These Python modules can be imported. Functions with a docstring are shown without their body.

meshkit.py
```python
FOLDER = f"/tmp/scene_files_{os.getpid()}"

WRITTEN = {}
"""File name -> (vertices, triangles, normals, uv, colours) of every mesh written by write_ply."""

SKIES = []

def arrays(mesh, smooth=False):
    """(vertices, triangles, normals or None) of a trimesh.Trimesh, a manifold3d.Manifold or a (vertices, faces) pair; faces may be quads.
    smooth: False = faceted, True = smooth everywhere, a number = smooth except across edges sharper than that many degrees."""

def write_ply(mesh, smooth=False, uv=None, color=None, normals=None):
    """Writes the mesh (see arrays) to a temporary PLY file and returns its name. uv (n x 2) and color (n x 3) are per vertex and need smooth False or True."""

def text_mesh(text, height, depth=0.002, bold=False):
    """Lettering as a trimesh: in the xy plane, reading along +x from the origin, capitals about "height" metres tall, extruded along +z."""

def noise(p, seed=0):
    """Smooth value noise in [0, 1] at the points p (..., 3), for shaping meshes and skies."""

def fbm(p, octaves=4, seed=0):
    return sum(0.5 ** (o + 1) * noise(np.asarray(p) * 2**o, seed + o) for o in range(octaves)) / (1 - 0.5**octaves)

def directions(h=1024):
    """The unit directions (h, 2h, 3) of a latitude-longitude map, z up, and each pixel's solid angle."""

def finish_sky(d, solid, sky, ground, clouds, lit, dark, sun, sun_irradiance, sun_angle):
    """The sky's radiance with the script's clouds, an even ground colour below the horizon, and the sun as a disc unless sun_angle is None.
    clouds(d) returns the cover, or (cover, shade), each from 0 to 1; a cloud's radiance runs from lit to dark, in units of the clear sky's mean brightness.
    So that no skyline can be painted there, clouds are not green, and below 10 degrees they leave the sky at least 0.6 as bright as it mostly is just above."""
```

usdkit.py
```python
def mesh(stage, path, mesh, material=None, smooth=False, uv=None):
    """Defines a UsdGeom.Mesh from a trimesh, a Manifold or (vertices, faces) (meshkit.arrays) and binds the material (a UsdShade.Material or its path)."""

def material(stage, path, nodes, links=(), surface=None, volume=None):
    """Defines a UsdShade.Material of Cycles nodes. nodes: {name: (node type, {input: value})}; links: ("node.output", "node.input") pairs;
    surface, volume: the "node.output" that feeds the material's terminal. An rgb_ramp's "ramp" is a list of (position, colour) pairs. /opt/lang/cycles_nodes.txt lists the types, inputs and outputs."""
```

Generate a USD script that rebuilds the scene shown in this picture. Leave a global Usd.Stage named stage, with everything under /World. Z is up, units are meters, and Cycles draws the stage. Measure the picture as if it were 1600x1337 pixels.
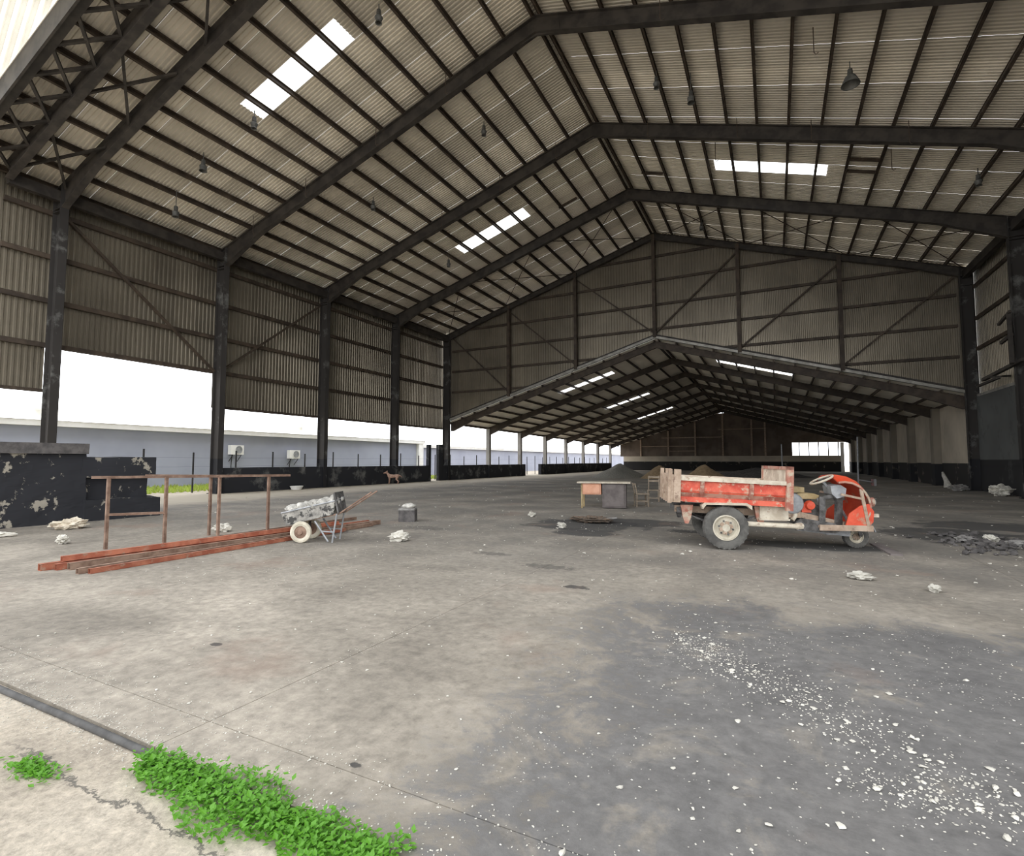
import math, random
import numpy as np
import trimesh, manifold3d, usdkit, meshkit
from pxr import Usd, UsdGeom, UsdLux, UsdShade, Gf, Sdf, Vt

random.seed(7)
RNG = np.random.default_rng(7)
stage = Usd.Stage.CreateInMemory()
UsdGeom.SetStageUpAxis(stage, UsdGeom.Tokens.z)
UsdGeom.SetStageMetersPerUnit(stage, 1.0)
world = UsdGeom.Xform.Define(stage, '/World')
stage.SetDefaultPrim(world.GetPrim())

# ------------------------------------------------------------------ camera
EXPOSURE = 0.0
YAW, PITCH, FPX = -0.469, 0.063, 810.0
cam = UsdGeom.Camera.Define(stage, '/World/camera')
_f = np.array([math.sin(YAW) * math.cos(PITCH), math.cos(YAW) * math.cos(PITCH), math.sin(PITCH)])
_r = np.array([math.cos(YAW), -math.sin(YAW), 0.0])
_u = np.cross(_r, _f)
_m = Gf.Matrix4d(*_r, 0, *_u, 0, *(-_f), 0, 0, 0, 1.6, 1)
cam.AddTransformOp().Set(_m)
cam.CreateHorizontalApertureAttr(36.0)
cam.CreateVerticalApertureAttr(36.0 * 1337 / 1600)
cam.CreateFocalLengthAttr(36.0 * FPX / 1600)
cam.CreateClippingRangeAttr(Gf.Vec2f(0.05, 2000))
cam.CreateExposureAttr(EXPOSURE)

# ------------------------------------------------------------------ sky: bright hazy overcast
SKY = 2.1
sky_mat = usdkit.material(stage, '/World/Looks/sky', {
    'tc': ('texture_coordinate', {}),
    'mp': ('mapping', {'scale': (1, 1, 2.2)}),
    'n': ('noise_texture', {'scale': 2.2, 'detail': 5, 'roughness': .55}),
    'rp': ('rgb_ramp', {'ramp': [(0.3, (.86, .91, .99)), (.55, (.97, .98, 1.0)), (.8, (1.0, .99, .97))]}),
    'bg': ('background_shader', {'strength': SKY})},
    [('tc.generated', 'mp.vector'), ('mp.vector', 'n.vector'), ('n.fac', 'rp.fac'), ('rp.color', 'bg.color')], surface='bg.background')
dome = UsdLux.DomeLight.Define(stage, '/World/sky')
dome.CreateIntensityAttr(1.0)
UsdShade.MaterialBindingAPI.Apply(dome.GetPrim()).Bind(sky_mat)

# ------------------------------------------------------------------ helpers
used = {}


def numbered(path):
    k = used.get(path, -1) + 1
    used[path] = k
    return path if k == 0 else f'{path}_{k:03d}'


def tag(prim, label=None, cat=None, group=None, kind=None):
    prim = prim.GetPrim() if hasattr(prim, 'GetPrim') else prim
    for k, v in (('label', label), ('category', cat), ('group', group), ('kind', kind)):
        if v:
            prim.SetCustomDataByKey(k, v)
    return prim


def thing(name, label, cat, loc=(0, 0, 0), rz=0.0, group=None, kind=None):
    x = UsdGeom.Xform.Define(stage, numbered('/World/' + name))
    if any(loc):
        x.AddTranslateOp().Set(Gf.Vec3d(*map(float, loc)))
    if rz:
        x.AddRotateZOp().Set(float(rz))
    tag(x, label, cat, group, kind)
    return x.GetPrim()


def part(parent, name, mesh, mat, smooth=False, label=None, kind=None):
    base = parent.GetPath().pathString if parent is not None else '/World'
    m = usdkit.mesh(stage, numbered(base + '/' + name), mesh.get() if isinstance(mesh, MB) else mesh, mat, smooth=smooth)
    tag(m, label, None, None, kind)
    return m.GetPrim()


def solo(name, mesh, mat, label, cat, group=None, kind=None, smooth=False, loc=None, rz=0.0):
    p = part(None, name, mesh, mat, smooth)
    if loc is not None:
        x = UsdGeom.Xformable(p)
        x.AddTranslateOp().Set(Gf.Vec3d(*map(float, loc)))
        if rz:
            x.AddRotateZOp().Set(float(rz))
    return tag(p, label, cat, group, kind)


def copy_of(src, name, label, cat, loc, rz=0.0, group=None, scale=None):
    x = UsdGeom.Xform.Define(stage, numbered('/World/' + name))
    x.GetPrim().GetReferences().AddInternalReference(src.GetPath())
    x.ClearXformOpOrder()
    for a in list(x.GetPrim().GetAttributes()):
        pass
    x.AddTranslateOp(opSuffix='p').Set(Gf.Vec3d(*map(float, loc)))
    if rz:
        x.AddRotateZOp(opSuffix='p').Set(float(rz))
    if scale is not None:
        x.AddScaleOp(opSuffix='p').Set(Gf.Vec3f(*map(float, np.broadcast_to(scale, 3))))
    x.GetPrim().SetInstanceable(True)
    return tag(x, label, cat, group)


class MB:
    """Collects boxes, bars, tubes and prisms into ONE mesh."""

    def __init__(self):
        self.v, self.f, self.n = [], [], 0

    def add(self, v, f):
        v = np.asarray(v, float); f = np.asarray(f, int)
        if f.shape[1] == 4:
            f = np.vstack([f[:, [0, 1, 2]], f[:, [0, 2, 3]]])
        self.v.append(v); self.f.append(f + self.n); self.n += len(v)
        return self

    def tm(self, t):
        return self.add(t.vertices, t.faces)

    def box(self, a, b):
        (x0, y0, z0), (x1, y1, z1) = np.minimum(a, b), np.maximum(a, b)
        v = [(x0, y0, z0), (x1, y0, z0), (x1, y1, z0), (x0, y1, z0), (x0, y0, z1), (x1, y0, z1), (x1, y1, z1), (x0, y1, z1)]
        return self.add(v, [(0, 3, 2, 1), (4, 5, 6, 7), (0, 1, 5, 4), (1, 2, 6, 5), (2, 3, 7, 6), (3, 0, 4, 7)])

    def bar(self, p, q, w, h, up=(0, 0, 1)):
        """box from p to q, w across, h along up."""
        p, q, up = np.array(p, float), np.array(q, float), np.array(up, float)
        d = (q - p) / np.linalg.norm(q - p)
        s = np.cross(d, up)
        if np.linalg.norm(s) < 1e-6:
            s = np.cross(d, (1, 0, 0))
        s /= np.linalg.norm(s); t = np.cross(s, d)
        c = [(-1, -1), (1, -1), (1, 1), (-1, 1)]
        v = [e + s * a * w / 2 + t * b * h / 2 for e in (p, q) for a, b in c]
        return self.add(v, [(0, 3, 2, 1), (4, 5, 6, 7), (0, 1, 5, 4), (1, 2, 6, 5), (2, 3, 7, 6), (3, 0, 4, 7)])

    def tube(self, pts, r, n=8):
        pts = np.array(pts, float); r = np.broadcast_to(r, len(pts)); rings = []
        for i, p in enumerate(pts):
            d = pts[min(i + 1, len(pts) - 1)] - pts[max(i - 1, 0)]; d /= np.linalg.norm(d)
            a = np.cross(d, (0, 0, 1.0))
            if np.linalg.norm(a) < .05:
                a = np.cross(d, (1.0, 0, 0))
            a /= np.linalg.norm(a); b = np.cross(a, d)
            t = np.arange(n) / n * 2 * np.pi
            rings.append(p + r[i] * (np.cos(t)[:, None] * a + np.sin(t)[:, None] * b))
        v = np.vstack(rings + [pts[:1], pts[-1:]]); f = []
        for i in range(len(pts) - 1):
            for j in range(n):
                k = (j + 1) % n
                f += [(i * n + j, i * n + k, (i + 1) * n + k), (i * n + j, (i + 1) * n + k, (i + 1) * n + j)]
        m = len(pts) * n; e = (len(pts) - 1) * n
        f += [(m, (j + 1) % n, j) for j in range(n)] + [(m + 1, e + j, e + (j + 1) % n) for j in range(n)]
        return self.add(v, f)

    def prism(self, poly, axis, a, b):
        """polygon in the plane across the axis (0 x: (y,z); 1 y: (x,z); 2 z: (x,y)), from a to b."""
        from shapely.geometry import Polygon
        t = trimesh.creation.extrude_polygon(Polygon(poly), b - a, engine='earcut')
        v = t.vertices
        if axis == 1:
            v = np.stack([v[:, 0], v[:, 2] + a, v[:, 1]], 1); t = trimesh.Trimesh(v, t.faces[:, ::-1], process=False)
        elif axis == 0:
            v = np.stack([v[:, 2] + a, v[:, 0], v[:, 1]], 1); t = trimesh.Trimesh(v, t.faces, process=False)
        else:
            v = v + [0, 0, a]; t = trimesh.Trimesh(v, t.faces, process=False)
        return self.tm(t)

    def lathe(self, prof, n=24, axis=2, c=(0, 0, 0)):
        """revolves (r, h) round the axis."""
        prof = np.array(prof, float); t = np.arange(n) / n * 2 * np.pi; k = len(prof)
        v = np.zeros((n, k, 3))
        o = [(axis + 1) % 3, (axis + 2) % 3]
        v[:, :, o[0]] = np.cos(t)[:, None] * prof[:, 0]; v[:, :, o[1]] = np.sin(t)[:, None] * prof[:, 0]; v[:, :, axis] = prof[:, 1]
        f = []
        for i in range(n):
            for j in range(k - 1):
                a, b = i * k + j, ((i + 1) % n) * k + j
                f += [(a, b, b + 1), (a, b + 1, a + 1)]
        return self.add(v.reshape(-1, 3) + np.array(c), f)

    def move(self, M):
        M = np.asarray(M, float)
        self.v = [v @ M[:3, :3].T + M[:3, 3] for v in self.v]
        return self

    def get(self):
        return np.vstack(self.v), np.vstack(self.f)


def rot(axis, deg, t=(0, 0, 0)):
    return trimesh.transformations.translation_matrix(t) @ trimesh.transformations.rotation_matrix(math.radians(deg), axis)


def corrugated(o, across, along, normal, width, length, pitch=.14, depth=.035, thick=0.0):
    """A trapezoid-ribbed sheet: width along `across`, ribs running along `along`."""
    o, a, l, n = (np.array(x, float) for x in (o, across, along, normal))
    k = max(1, round(width / pitch)); p = width / k
    s = np.concatenate([[i * p, i * p + .38 * p, i * p + .5 * p, i * p + .88 * p] for i in range(k)] + [[width]])
    h = np.concatenate([[0, 0, depth, depth] for i in range(k)] + [[0]])
    v0 = o + s[:, None] * a + h[:, None] * n
    v = np.vstack([v0, v0 + l * length]); m = len(s)
    f = [(i, i + 1, m + i + 1, m + i) for i in range(m - 1)]
    return v, np.array(f)


def blob(seed, r, squash=(1, 1, 1), sub=2, amp=.35, freq=1.6):
    t = trimesh.creation.icosphere(subdivisions=sub)
    v = t.vertices
    d = meshkit.fbm(v * freq + seed * 17.3, 3, seed)
    v = v * (1 + amp * (d[:, None] - .5) * 2) * np.array(squash) * r
    v[:, 2] -= v[:, 2].min() * .8
    v[:, 2] = np.maximum(v[:, 2], 0)
    return v, t.faces


def rock(seed, r, squash=(1, 1, .6)):
    """angular low stone"""
    g = np.random.default_rng(seed)
    p = g.normal(size=(14, 3)); p /= np.linalg.norm(p, axis=1)[:, None]
    p *= r * g.uniform(.75, 1.1, (14, 1)) * np.array(squash)
    t = trimesh.convex.convex_hull(p)
    v = t.vertices.copy(); v[:, 2] -= v[:, 2].min() + .12 * r * squash[2]
    return v, t.faces


# ------------------------------------------------------------------ materials
def mat(name, nodes, links, surface='p.BSDF'):
    return usdkit.material(stage, '/World/Looks/' + name, nodes, links, surface=surface)


def worn(name, c1, c2, scale=3.0, lo=.4, hi=.6, rough=.75, metal=0.0, detail=6, vary=.12, bump=.0, c3=None, sc3=9.0, lo3=.58, hi3=.66, stretch=(1, 1, 1)):
    """two-tone weathered surface in object space, a third colour in patches, slight tone change per piece."""
    nodes = {'tc': ('texture_coordinate', {}), 'mp': ('mapping', {'scale': stretch}),
             'n': ('noise_texture', {'scale': scale, 'detail': detail, 'roughness': .6}),
             'r': ('rgb_ramp', {'ramp': [(lo, c1), (hi, c2)]}), 'oi': ('object_info', {}),
             'mr': ('map_range', {'from_min': 0, 'from_max': 1, 'to_min': 1 - vary, 'to_max': 1 + vary}),
             'vm': ('mix_color', {'blend_type': 'multiply', 'fac': 1.0, 'use_clamp': False}),
             'cc': ('combine_color', {}),
             'p': ('principled_bsdf', {'roughness': rough, 'metallic': metal})}
    links = [('tc.object', 'mp.vector'), ('mp.vector', 'n.vector'), ('n.fac', 'r.fac'), ('oi.random', 'mr.value'), ('mr.result', 'cc.r'), ('mr.result', 'cc.g'), ('mr.result', 'cc.b'),
             ('r.color', 'vm.a'), ('cc.color', 'vm.b')]
    out = 'vm.result'
    if c3 is not None:
        nodes.update({'n3': ('noise_texture', {'scale': sc3, 'detail': 8, 'roughness': .65}), 'r3': ('map_range', {'from_min': lo3, 'from_max': hi3, 'to_min': 0, 'to_max': 1, 'clamp': True}),
                      'm3': ('mix_color', {'b': c3})})
        links += [('mp.vector', 'n3.vector'), ('n3.fac', 'r3.value'), ('r3.result', 'm3.fac'), (out, 'm3.a')]
        out = 'm3.result'
    links.append((out, 'p.base_color'))
    if bump:
        nodes['b'] = ('bump', {'strength': .6, 'distance': bump})
        links += [('n.fac', 'b.height'), ('b.normal', 'p.normal')]
    return mat(name, nodes, links)


def banded(name, low, high, z, patch=None, lo=.6, hi=.68, rough=.85, scale=1.1):
    """wall paint: one colour below the height z, another above, both grubby; peeled patches."""
    nodes = {'g': ('geometry', {}), 's': ('separate_xyz', {}), 'n': ('noise_texture', {'scale': scale, 'detail': 8, 'roughness': .65}),
             'n2': ('noise_texture', {'scale': .35, 'detail': 5, 'roughness': .6}),
             'k': ('map_range', {'from_min': z - .02, 'from_max': z + .02, 'to_min': 0, 'to_max': 1, 'clamp': True}),
             'm': ('mix_color', {'a': low, 'b': high}),
             'd': ('map_range', {'from_min': .3, 'from_max': .7, 'to_min': .72, 'to_max': 1.12}), 'cc': ('combine_color', {}),
             'mm': ('mix_color', {'blend_type': 'multiply', 'fac': 1.0, 'use_clamp': False}),
             'p': ('principled_bsdf', {'roughness': rough})}
    links = [('g.position', 's.vector'), ('g.position', 'n.vector'), ('g.position', 'n2.vector'), ('s.z', 'k.value'), ('k.result', 'm.fac'),
             ('n2.fac', 'd.value'), ('d.result', 'cc.r'), ('d.result', 'cc.g'), ('d.result', 'cc.b'), ('m.result', 'mm.a'), ('cc.color', 'mm.b')]
    out = 'mm.result'
    if patch:
        nodes.update({'pr': ('map_range', {'from_min': lo, 'from_max': hi, 'to_min': 0, 'to_max': 1, 'clamp': True}), 'pm': ('mix_color', {'b': patch})})
        links += [('n.fac', 'pr.value'), ('pr.result', 'pm.fac'), (out, 'pm.a')]
        out = 'pm.result'
    links.append((out, 'p.base_color'))
    return mat(name, nodes, links)


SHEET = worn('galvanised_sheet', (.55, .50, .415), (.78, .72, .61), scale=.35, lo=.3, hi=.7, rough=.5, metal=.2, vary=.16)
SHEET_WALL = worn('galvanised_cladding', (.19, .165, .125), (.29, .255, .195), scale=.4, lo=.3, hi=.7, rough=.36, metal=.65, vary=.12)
SHEET_LOW = worn('pale_galvanised_sheet', (.66, .61, .52), (.84, .79, .69), scale=.35, lo=.3, hi=.7, rough=.6, metal=.1, vary=.16)
SHEET_DARK = worn('rusty_sheet', (.10, .075, .055), (.17, .13, .10), scale=.5, rough=.7, vary=.1)
STEEL = worn('black_steel', (.022, .018, .015), (.05, .042, .034), scale=2, rough=.6, vary=.1)
STEEL_BROWN = worn('brown_steel', (.035, .024, .016), (.07, .05, .034), scale=2, rough=.65, vary=.15)
STEEL_SOOT = banded('sooty_column', (.012, .012, .014), (.035, .031, .028), 1.7, patch=(.15, .15, .14), lo=.56, hi=.68)
FLASH = worn('flashing', (.26, .25, .22), (.40, .385, .35), scale=2, rough=.45, metal=.4)
RUST = worn('rust_red', (.26, .075, .04), (.38, .14, .08), scale=4, rough=.8, c3=(.30, .22, .16), lo3=.56, hi3=.7, vary=.2, stretch=(1, 1, 1))
RUST_BROWN = worn('rust_brown', (.16, .095, .065), (.27, .18, .13), scale=6, rough=.8, vary=.1)
PLINTH = banded('black_peeling_paint', (.016, .017, .021), (.016, .017, .021), 9, patch=(.16, .16, .15), lo=.54, hi=.68, scale=.9)
BLOCKWALL = banded('black_peeling_block', (.022, .023, .028), (.022, .023, .028), 9, patch=(.36, .33, .27), lo=.585, hi=.615, scale=2.3)
CREAM = banded('cream_over_black', (.018, .017, .016), (.50, .44, .35), 1.45, patch=(.40, .33, .27), lo=.6, hi=.75)
DARKWALL = banded('dark_plaster', (.016, .016, .017), (.115, .12, .115), 1.65, patch=(.06, .062, .06), lo=.55, hi=.7)
PILLAR = banded('pillar_paint', (.012, .012, .014), (.24, .21, .165), 1.4, patch=(.16, .14, .11), lo=.6, hi=.75)
PILLAR_PALE = banded('pale_pillar_paint', (.016, .017, .02), (.36, .34, .31), 1.2, patch=(.2, .19, .17), lo=.55, hi=.75)
BLUEWALL = worn('blue_grey_render', (.33, .35, .43), (.38, .40, .48), scale=.25, rough=.9, vary=0)
WHITE = worn('white_paint', (.78, .77, .73), (.86, .85, .82), scale=1, rough=.6, vary=.03)
ROOFPALE = worn('pale_roof_sheet', (.80, .77, .66), (.88, .86, .77), scale=.3, rough=.6, vary=.02)
BLACK = worn('black_plastic', (.015, .015, .016), (.03, .03, .03), rough=.5)
HOSE = worn('grey_hose', (.05, .049, .047), (.085, .083, .08), scale=8, rough=.7)
RED = worn('worn_red_paint', (.50, .055, .03), (.66, .13, .075), scale=5, rough=.55, c3=(.52, .38, .27), sc3=7, lo3=.55, hi3=.63, vary=.05)
REDCLEAN = worn('orange_red_paint', (.55, .055, .02), (.68, .10, .045), scale=3, rough=.45, c3=(.40, .22, .14), sc3=5, lo3=.6, hi3=.68, vary=.04)
DUSTYRED = worn('dusty_faded_red', (.30, .10, .07), (.46, .26, .19), scale=4, rough=.8, c3=(.45, .37, .28), sc3=6, lo3=.52, hi3=.62)
CREAMPAINT = worn('chalky_cream_paint', (.50, .43, .33), (.68, .62, .50), scale=5, rough=.75, c3=(.34, .24, .17), sc3=8, lo3=.57, hi3=.66)
TAN = worn('dust_tan_paint', (.34, .25, .18), (.48, .37, .28), scale=6, rough=.85, c3=(.22, .15, .11), sc3=11, lo3=.56, hi3=.66)
GREASE = worn('greasy_metal', (.05, .047, .044), (.15, .145, .14), scale=7, rough=.6, metal=.2)
ALU = worn('dull_aluminium', (.26, .27, .28), (.38, .39, .40), scale=6, rough=.5, metal=.4)
RUBBER = worn('dusty_rubber', (.075, .072, .066), (.14, .135, .122), scale=5, rough=.9)
TYRE_PALE = worn('pale_rim', (.45, .41, .32), (.62, .57, .46), scale=6, rough=.7)
OCHRE = worn('ochre_paint', (.30, .22, .10), (.42, .33, .18), scale=6, rough=.7)
WOOD = worn('old_wood', (.22, .17, .12), (.36, .30, .23), scale=5, rough=.85, stretch=(1, 1, 6))
PEACH = worn('faded_orange_wood', (.58, .28, .17), (.66, .36, .24), scale=3, rough=.7)
GREYWOOD = worn('grey_brown_board', (.13, .11, .105), (.19, .165, .155), scale=3, rough=.8)
SAND = worn('brown_sand', (.28, .20, .115), (.40, .29, .17), scale=5, rough=1, bump=.03)
GRAVEL = worn('grey_gravel', (.19, .185, .165), (.30, .29, .255), scale=12, rough=1, bump=.04)
CHIP = worn('white_chip', (.46, .44, .385), (.66, .635, .56), scale=5, rough=.9, vary=.15)
SACK = worn('dirty_white_sack', (.33, .32, .29), (.58, .56, .51), scale=8, rough=.9, bump=.01, vary=.15)
CONCRETE = worn('block_concrete', (.20, .19, .18), (.32, .31, .29), scale=5, rough=.95, bump=.01)
CONCRETE_DARK = worn('sooty_concrete', (.075, .07, .068), (.13, .12, .115), scale=5, rough=.95, bump=.01)
MUD = worn('dried_mud', (.23, .20, .17), (.36, .32, .27), scale=14, rough=1, bump=.02)
ASH = worn('ash', (.09, .075, .06), (.17, .12, .085), scale=14, rough=1, bump=.02)
FUR = worn('tan_fur', (.42, .25, .18), (.55, .37, .28), scale=12, rough=.95)
LAMPGREY = worn('lamp_metal', (.06, .06, .055), (.12, .12, .11), rough=.5)
CHIPPED = worn('chipped_pale_paint', (.22, .21, .19), (.42, .40, .355), scale=7, rough=.8, c3=(.05, .048, .045), sc3=8, lo3=.51, hi3=.56)
RAG = worn('pale_rag', (.45, .43, .38), (.62, .60, .54), scale=9, rough=.95)


def leafy(name, a, b):
    return mat(name, {'oi': ('geometry', {}), 'r': ('rgb_ramp', {'ramp': [(0, a), (1, b)]}), 'd': ('principled_bsdf', {'roughness': .55}),
                      't': ('translucent_bsdf', {}), 'm': ('mix_closure', {'fac': .35})},
               [('oi.random_per_island', 'r.fac'), ('r.color', 'd.base_color'), ('r.color', 't.color'), ('d.BSDF', 'm.closure1'), ('t.BSDF', 'm.closure2')], surface='m.closure')


LEAF = leafy('weed_leaf', (.11, .29, .025), (.52, .70, .12))
LIME = leafy('lime_grass', (.30, .38, .06), (.55, .58, .16))

SKYLIGHT = mat('skylight_fibreglass', {'t': ('translucent_bsdf', {'color': (.93, .94, .93)}), 'g': ('transparent_bsdf', {'color': (.9, .92, .92)}), 'm': ('mix_closure', {'fac': .45})},
               [('t.BSDF', 'm.closure1'), ('g.BSDF', 'm.closure2')], surface='m.closure')
CANOPY = mat('canopy_fibreglass', {'t': ('translucent_bsdf', {}), 'g': ('diffuse_bsdf', {'color': (.6, .57, .5)}), 'm': ('mix_closure', {'fac': .25}), 'oi': ('object_info', {}), 'tc': ('geometry', {}), 'n': ('noise_texture', {'scale': .8, 'detail': 6}), 'r': ('rgb_ramp', {'ramp': [(.35, (.50, .46, .38)), (.6, (.62, .585, .50))]})},
             [('tc.position', 'n.vector'), ('n.fac', 'r.fac'), ('r.color', 't.color'), ('t.BSDF', 'm.closure1'), ('g.BSDF', 'm.closure2')], surface='m.closure')


def range_(lo, hi, a=0.0, b=1.0, smooth=True):
    return ('map_range', {'range_type': 'smoothstep' if smooth else 'linear', 'from_min': lo, 'from_max': hi, 'to_min': a, 'to_max': b, 'clamp': True})


def floor_material():
    """Grey worn concrete; a black coal-dust stain over the front right, dark oil stains, lime dust and white flecks."""
    N = {'g': ('geometry', {}), 's': ('separate_xyz', {}),
         'nb': ('noise_texture', {'scale': .42, 'detail': 9, 'roughness': .66, 'distortion': .4}),
         'nm': ('noise_texture', {'scale': 1.3, 'detail': 9, 'roughness': .68, 'distortion': .6}),
         'nf': ('noise_texture', {'scale': 9, 'detail': 9, 'roughness': .72}),
         'base': ('rgb_ramp', {'ramp': [(.30, (.17, .150, .122)), (.44, (.245, .218, .178)), (.56, (.325, .29, .238)), (.70, (.42, .375, .31))]}),
         'fine': ('map_range', {'from_min': .25, 'from_max': .75, 'to_min': .55, 'to_max': 1.42}), 'fc': ('combine_color', {}),
         'bm': ('mix_color', {'blend_type': 'multiply', 'fac': 1.0, 'use_clamp': False}),
         # coal-dust stain: x > -1.3 and y < 6.3, both edges broken by noise
         'wx': ('math', {'math_type': 'multiply_add', 'value2': 4.4, 'value3': -2.2}), 'ax': ('math', {'math_type': 'add'}), 'kx': range_(-2.0, -1.0), 'gr': ('math', {'math_type': 'multiply_add', 'value2': 2.6, 'value3': -1.3}), 'ax2': ('math', {'math_type': 'add'}), 'ay2': ('math', {'math_type': 'subtract'}), 'cf': ('mix_color', {'blend_type': 'multiply', 'fac': .8, 'use_clamp': False}),
         'wy': ('math', {'math_type': 'multiply_add', 'value2': 3.2, 'value3': -1.6}), 'ay': ('math', {'math_type': 'add'}), 'ky': range_(5.8, 6.7, 1, 0),
         'yf': range_(1.2, 2.1), 'kk': ('math', {'math_type': 'multiply'}), 'kk2': ('math', {'math_type': 'multiply', 'value2': .92}),
         'coal': ('rgb_ramp', {'ramp': [(.3, (.088, .086, .087)), (.55, (.130, .127, .124)), (.70, (.26, .23, .185))]}),
         'cm': ('mix_color', {}),
         # floor darkens further in: fading daylight painted into its colour, broken by noise
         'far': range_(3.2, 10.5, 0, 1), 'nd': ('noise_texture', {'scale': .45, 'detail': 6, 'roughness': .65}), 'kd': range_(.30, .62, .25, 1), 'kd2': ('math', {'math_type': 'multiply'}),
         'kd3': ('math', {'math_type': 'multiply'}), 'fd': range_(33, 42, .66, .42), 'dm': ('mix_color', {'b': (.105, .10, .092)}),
         # white flecks in the stain
         'v': ('voronoi_texture', {'scale': 34.0, 'randomness': 1.0}), 'vk': range_(.11, .15, 1, 0), 'np': ('noise_texture', {'scale': .9, 'detail': 4, 'roughness': .6}), 'vp': range_(.50, .60),
         'vm': ('math', {'math_type': 'multiply'}), 'vm2': ('math', {'math_type': 'multiply'}), 'fm': ('mix_color', {'b': (.60, .58, .52)}),
         'b': ('bump', {'strength': .55, 'distance': .02}), 'p': ('principled_bsdf', {'roughness': .85})}
    L = [('g.position', 's.vector')] + [('g.position', f'{n}.vector') for n in ('nb', 'nm', 'nf', 'nd', 'v', 'np')]
    L += [('nb.fac', 'base.fac'), ('nf.fac', 'fine.value'), ('fine.result', 'fc.r'), ('fine.result', 'fc.g'), ('fine.result', 'fc.b'), ('base.color', 'bm.a'), ('fc.color', 'bm.b'),
          ('nm.fac', 'wx.value1'), ('s.x', 'ax.value1'), ('wx.value', 'ax.value2'), ('nf.fac', 'gr.value1'), ('ax.value', 'ax2.value1'), ('gr.value', 'ax2.value2'), ('ax2.value', 'kx.value'),
          ('nm.fac', 'wy.value1'), ('s.y', 'ay.value1'), ('wy.value', 'ay.value2'), ('ay.value', 'ay2.value1'), ('gr.value', 'ay2.value2'), ('ay2.value', 'ky.value'),
          ('kx.result', 'kk.value1'), ('ky.result', 'kk.value2'), ('kk.value', 'kk2.value1'), ('nm.fac', 'coal.fac'),
          ('bm.result', 'cm.a'), ('coal.color', 'cf.a'), ('fc.color', 'cf.b'), ('cf.result', 'cm.b'), ('kk2.value', 'cm.fac'),
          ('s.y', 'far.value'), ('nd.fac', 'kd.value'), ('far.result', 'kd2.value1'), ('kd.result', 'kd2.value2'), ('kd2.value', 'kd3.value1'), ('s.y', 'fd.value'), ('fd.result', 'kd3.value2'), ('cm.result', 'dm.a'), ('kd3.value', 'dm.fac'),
          ('v.distance', 'vk.value'), ('np.fac', 'vp.value'), ('vk.result', 'vm.value1'), ('vp.result', 'vm.value2'), ('vm.value', 'vm2.value1'), ('kk.value', 'vm2.value2'),
          ('dm.result', 'fm.a'), ('vm2.value', 'fm.fac')]
    out = 'fm.result'
    # oil stains with outlines of their own: (x, y, rx, ry, strength)
    for i, (x, y, rx, ry) in enumerate([(-4.3, 12.7, 1.5, 1.5), (-3.4, 13.6, 1.6, .8), (-3.9, 11.2, .8, .6), (3.4, 14.2, 1.3, 1.6), (4.6, 16.6, 1.8, 1.2), (.5, 11.4, 1.5, .55), (-9.2, 8.6, .7, .5), (-1.8, 12.4, .5, .3), (-4.41, 2.97, .07, .035), (-2.02, 2.16, .032, .022), (-2.29, 6.34, .17, .10), (-4.39, 7.92, .35, .14), (-3.1, 7.35, .4, .16), (-7.5, 10.2, .6, .35)]):
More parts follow.
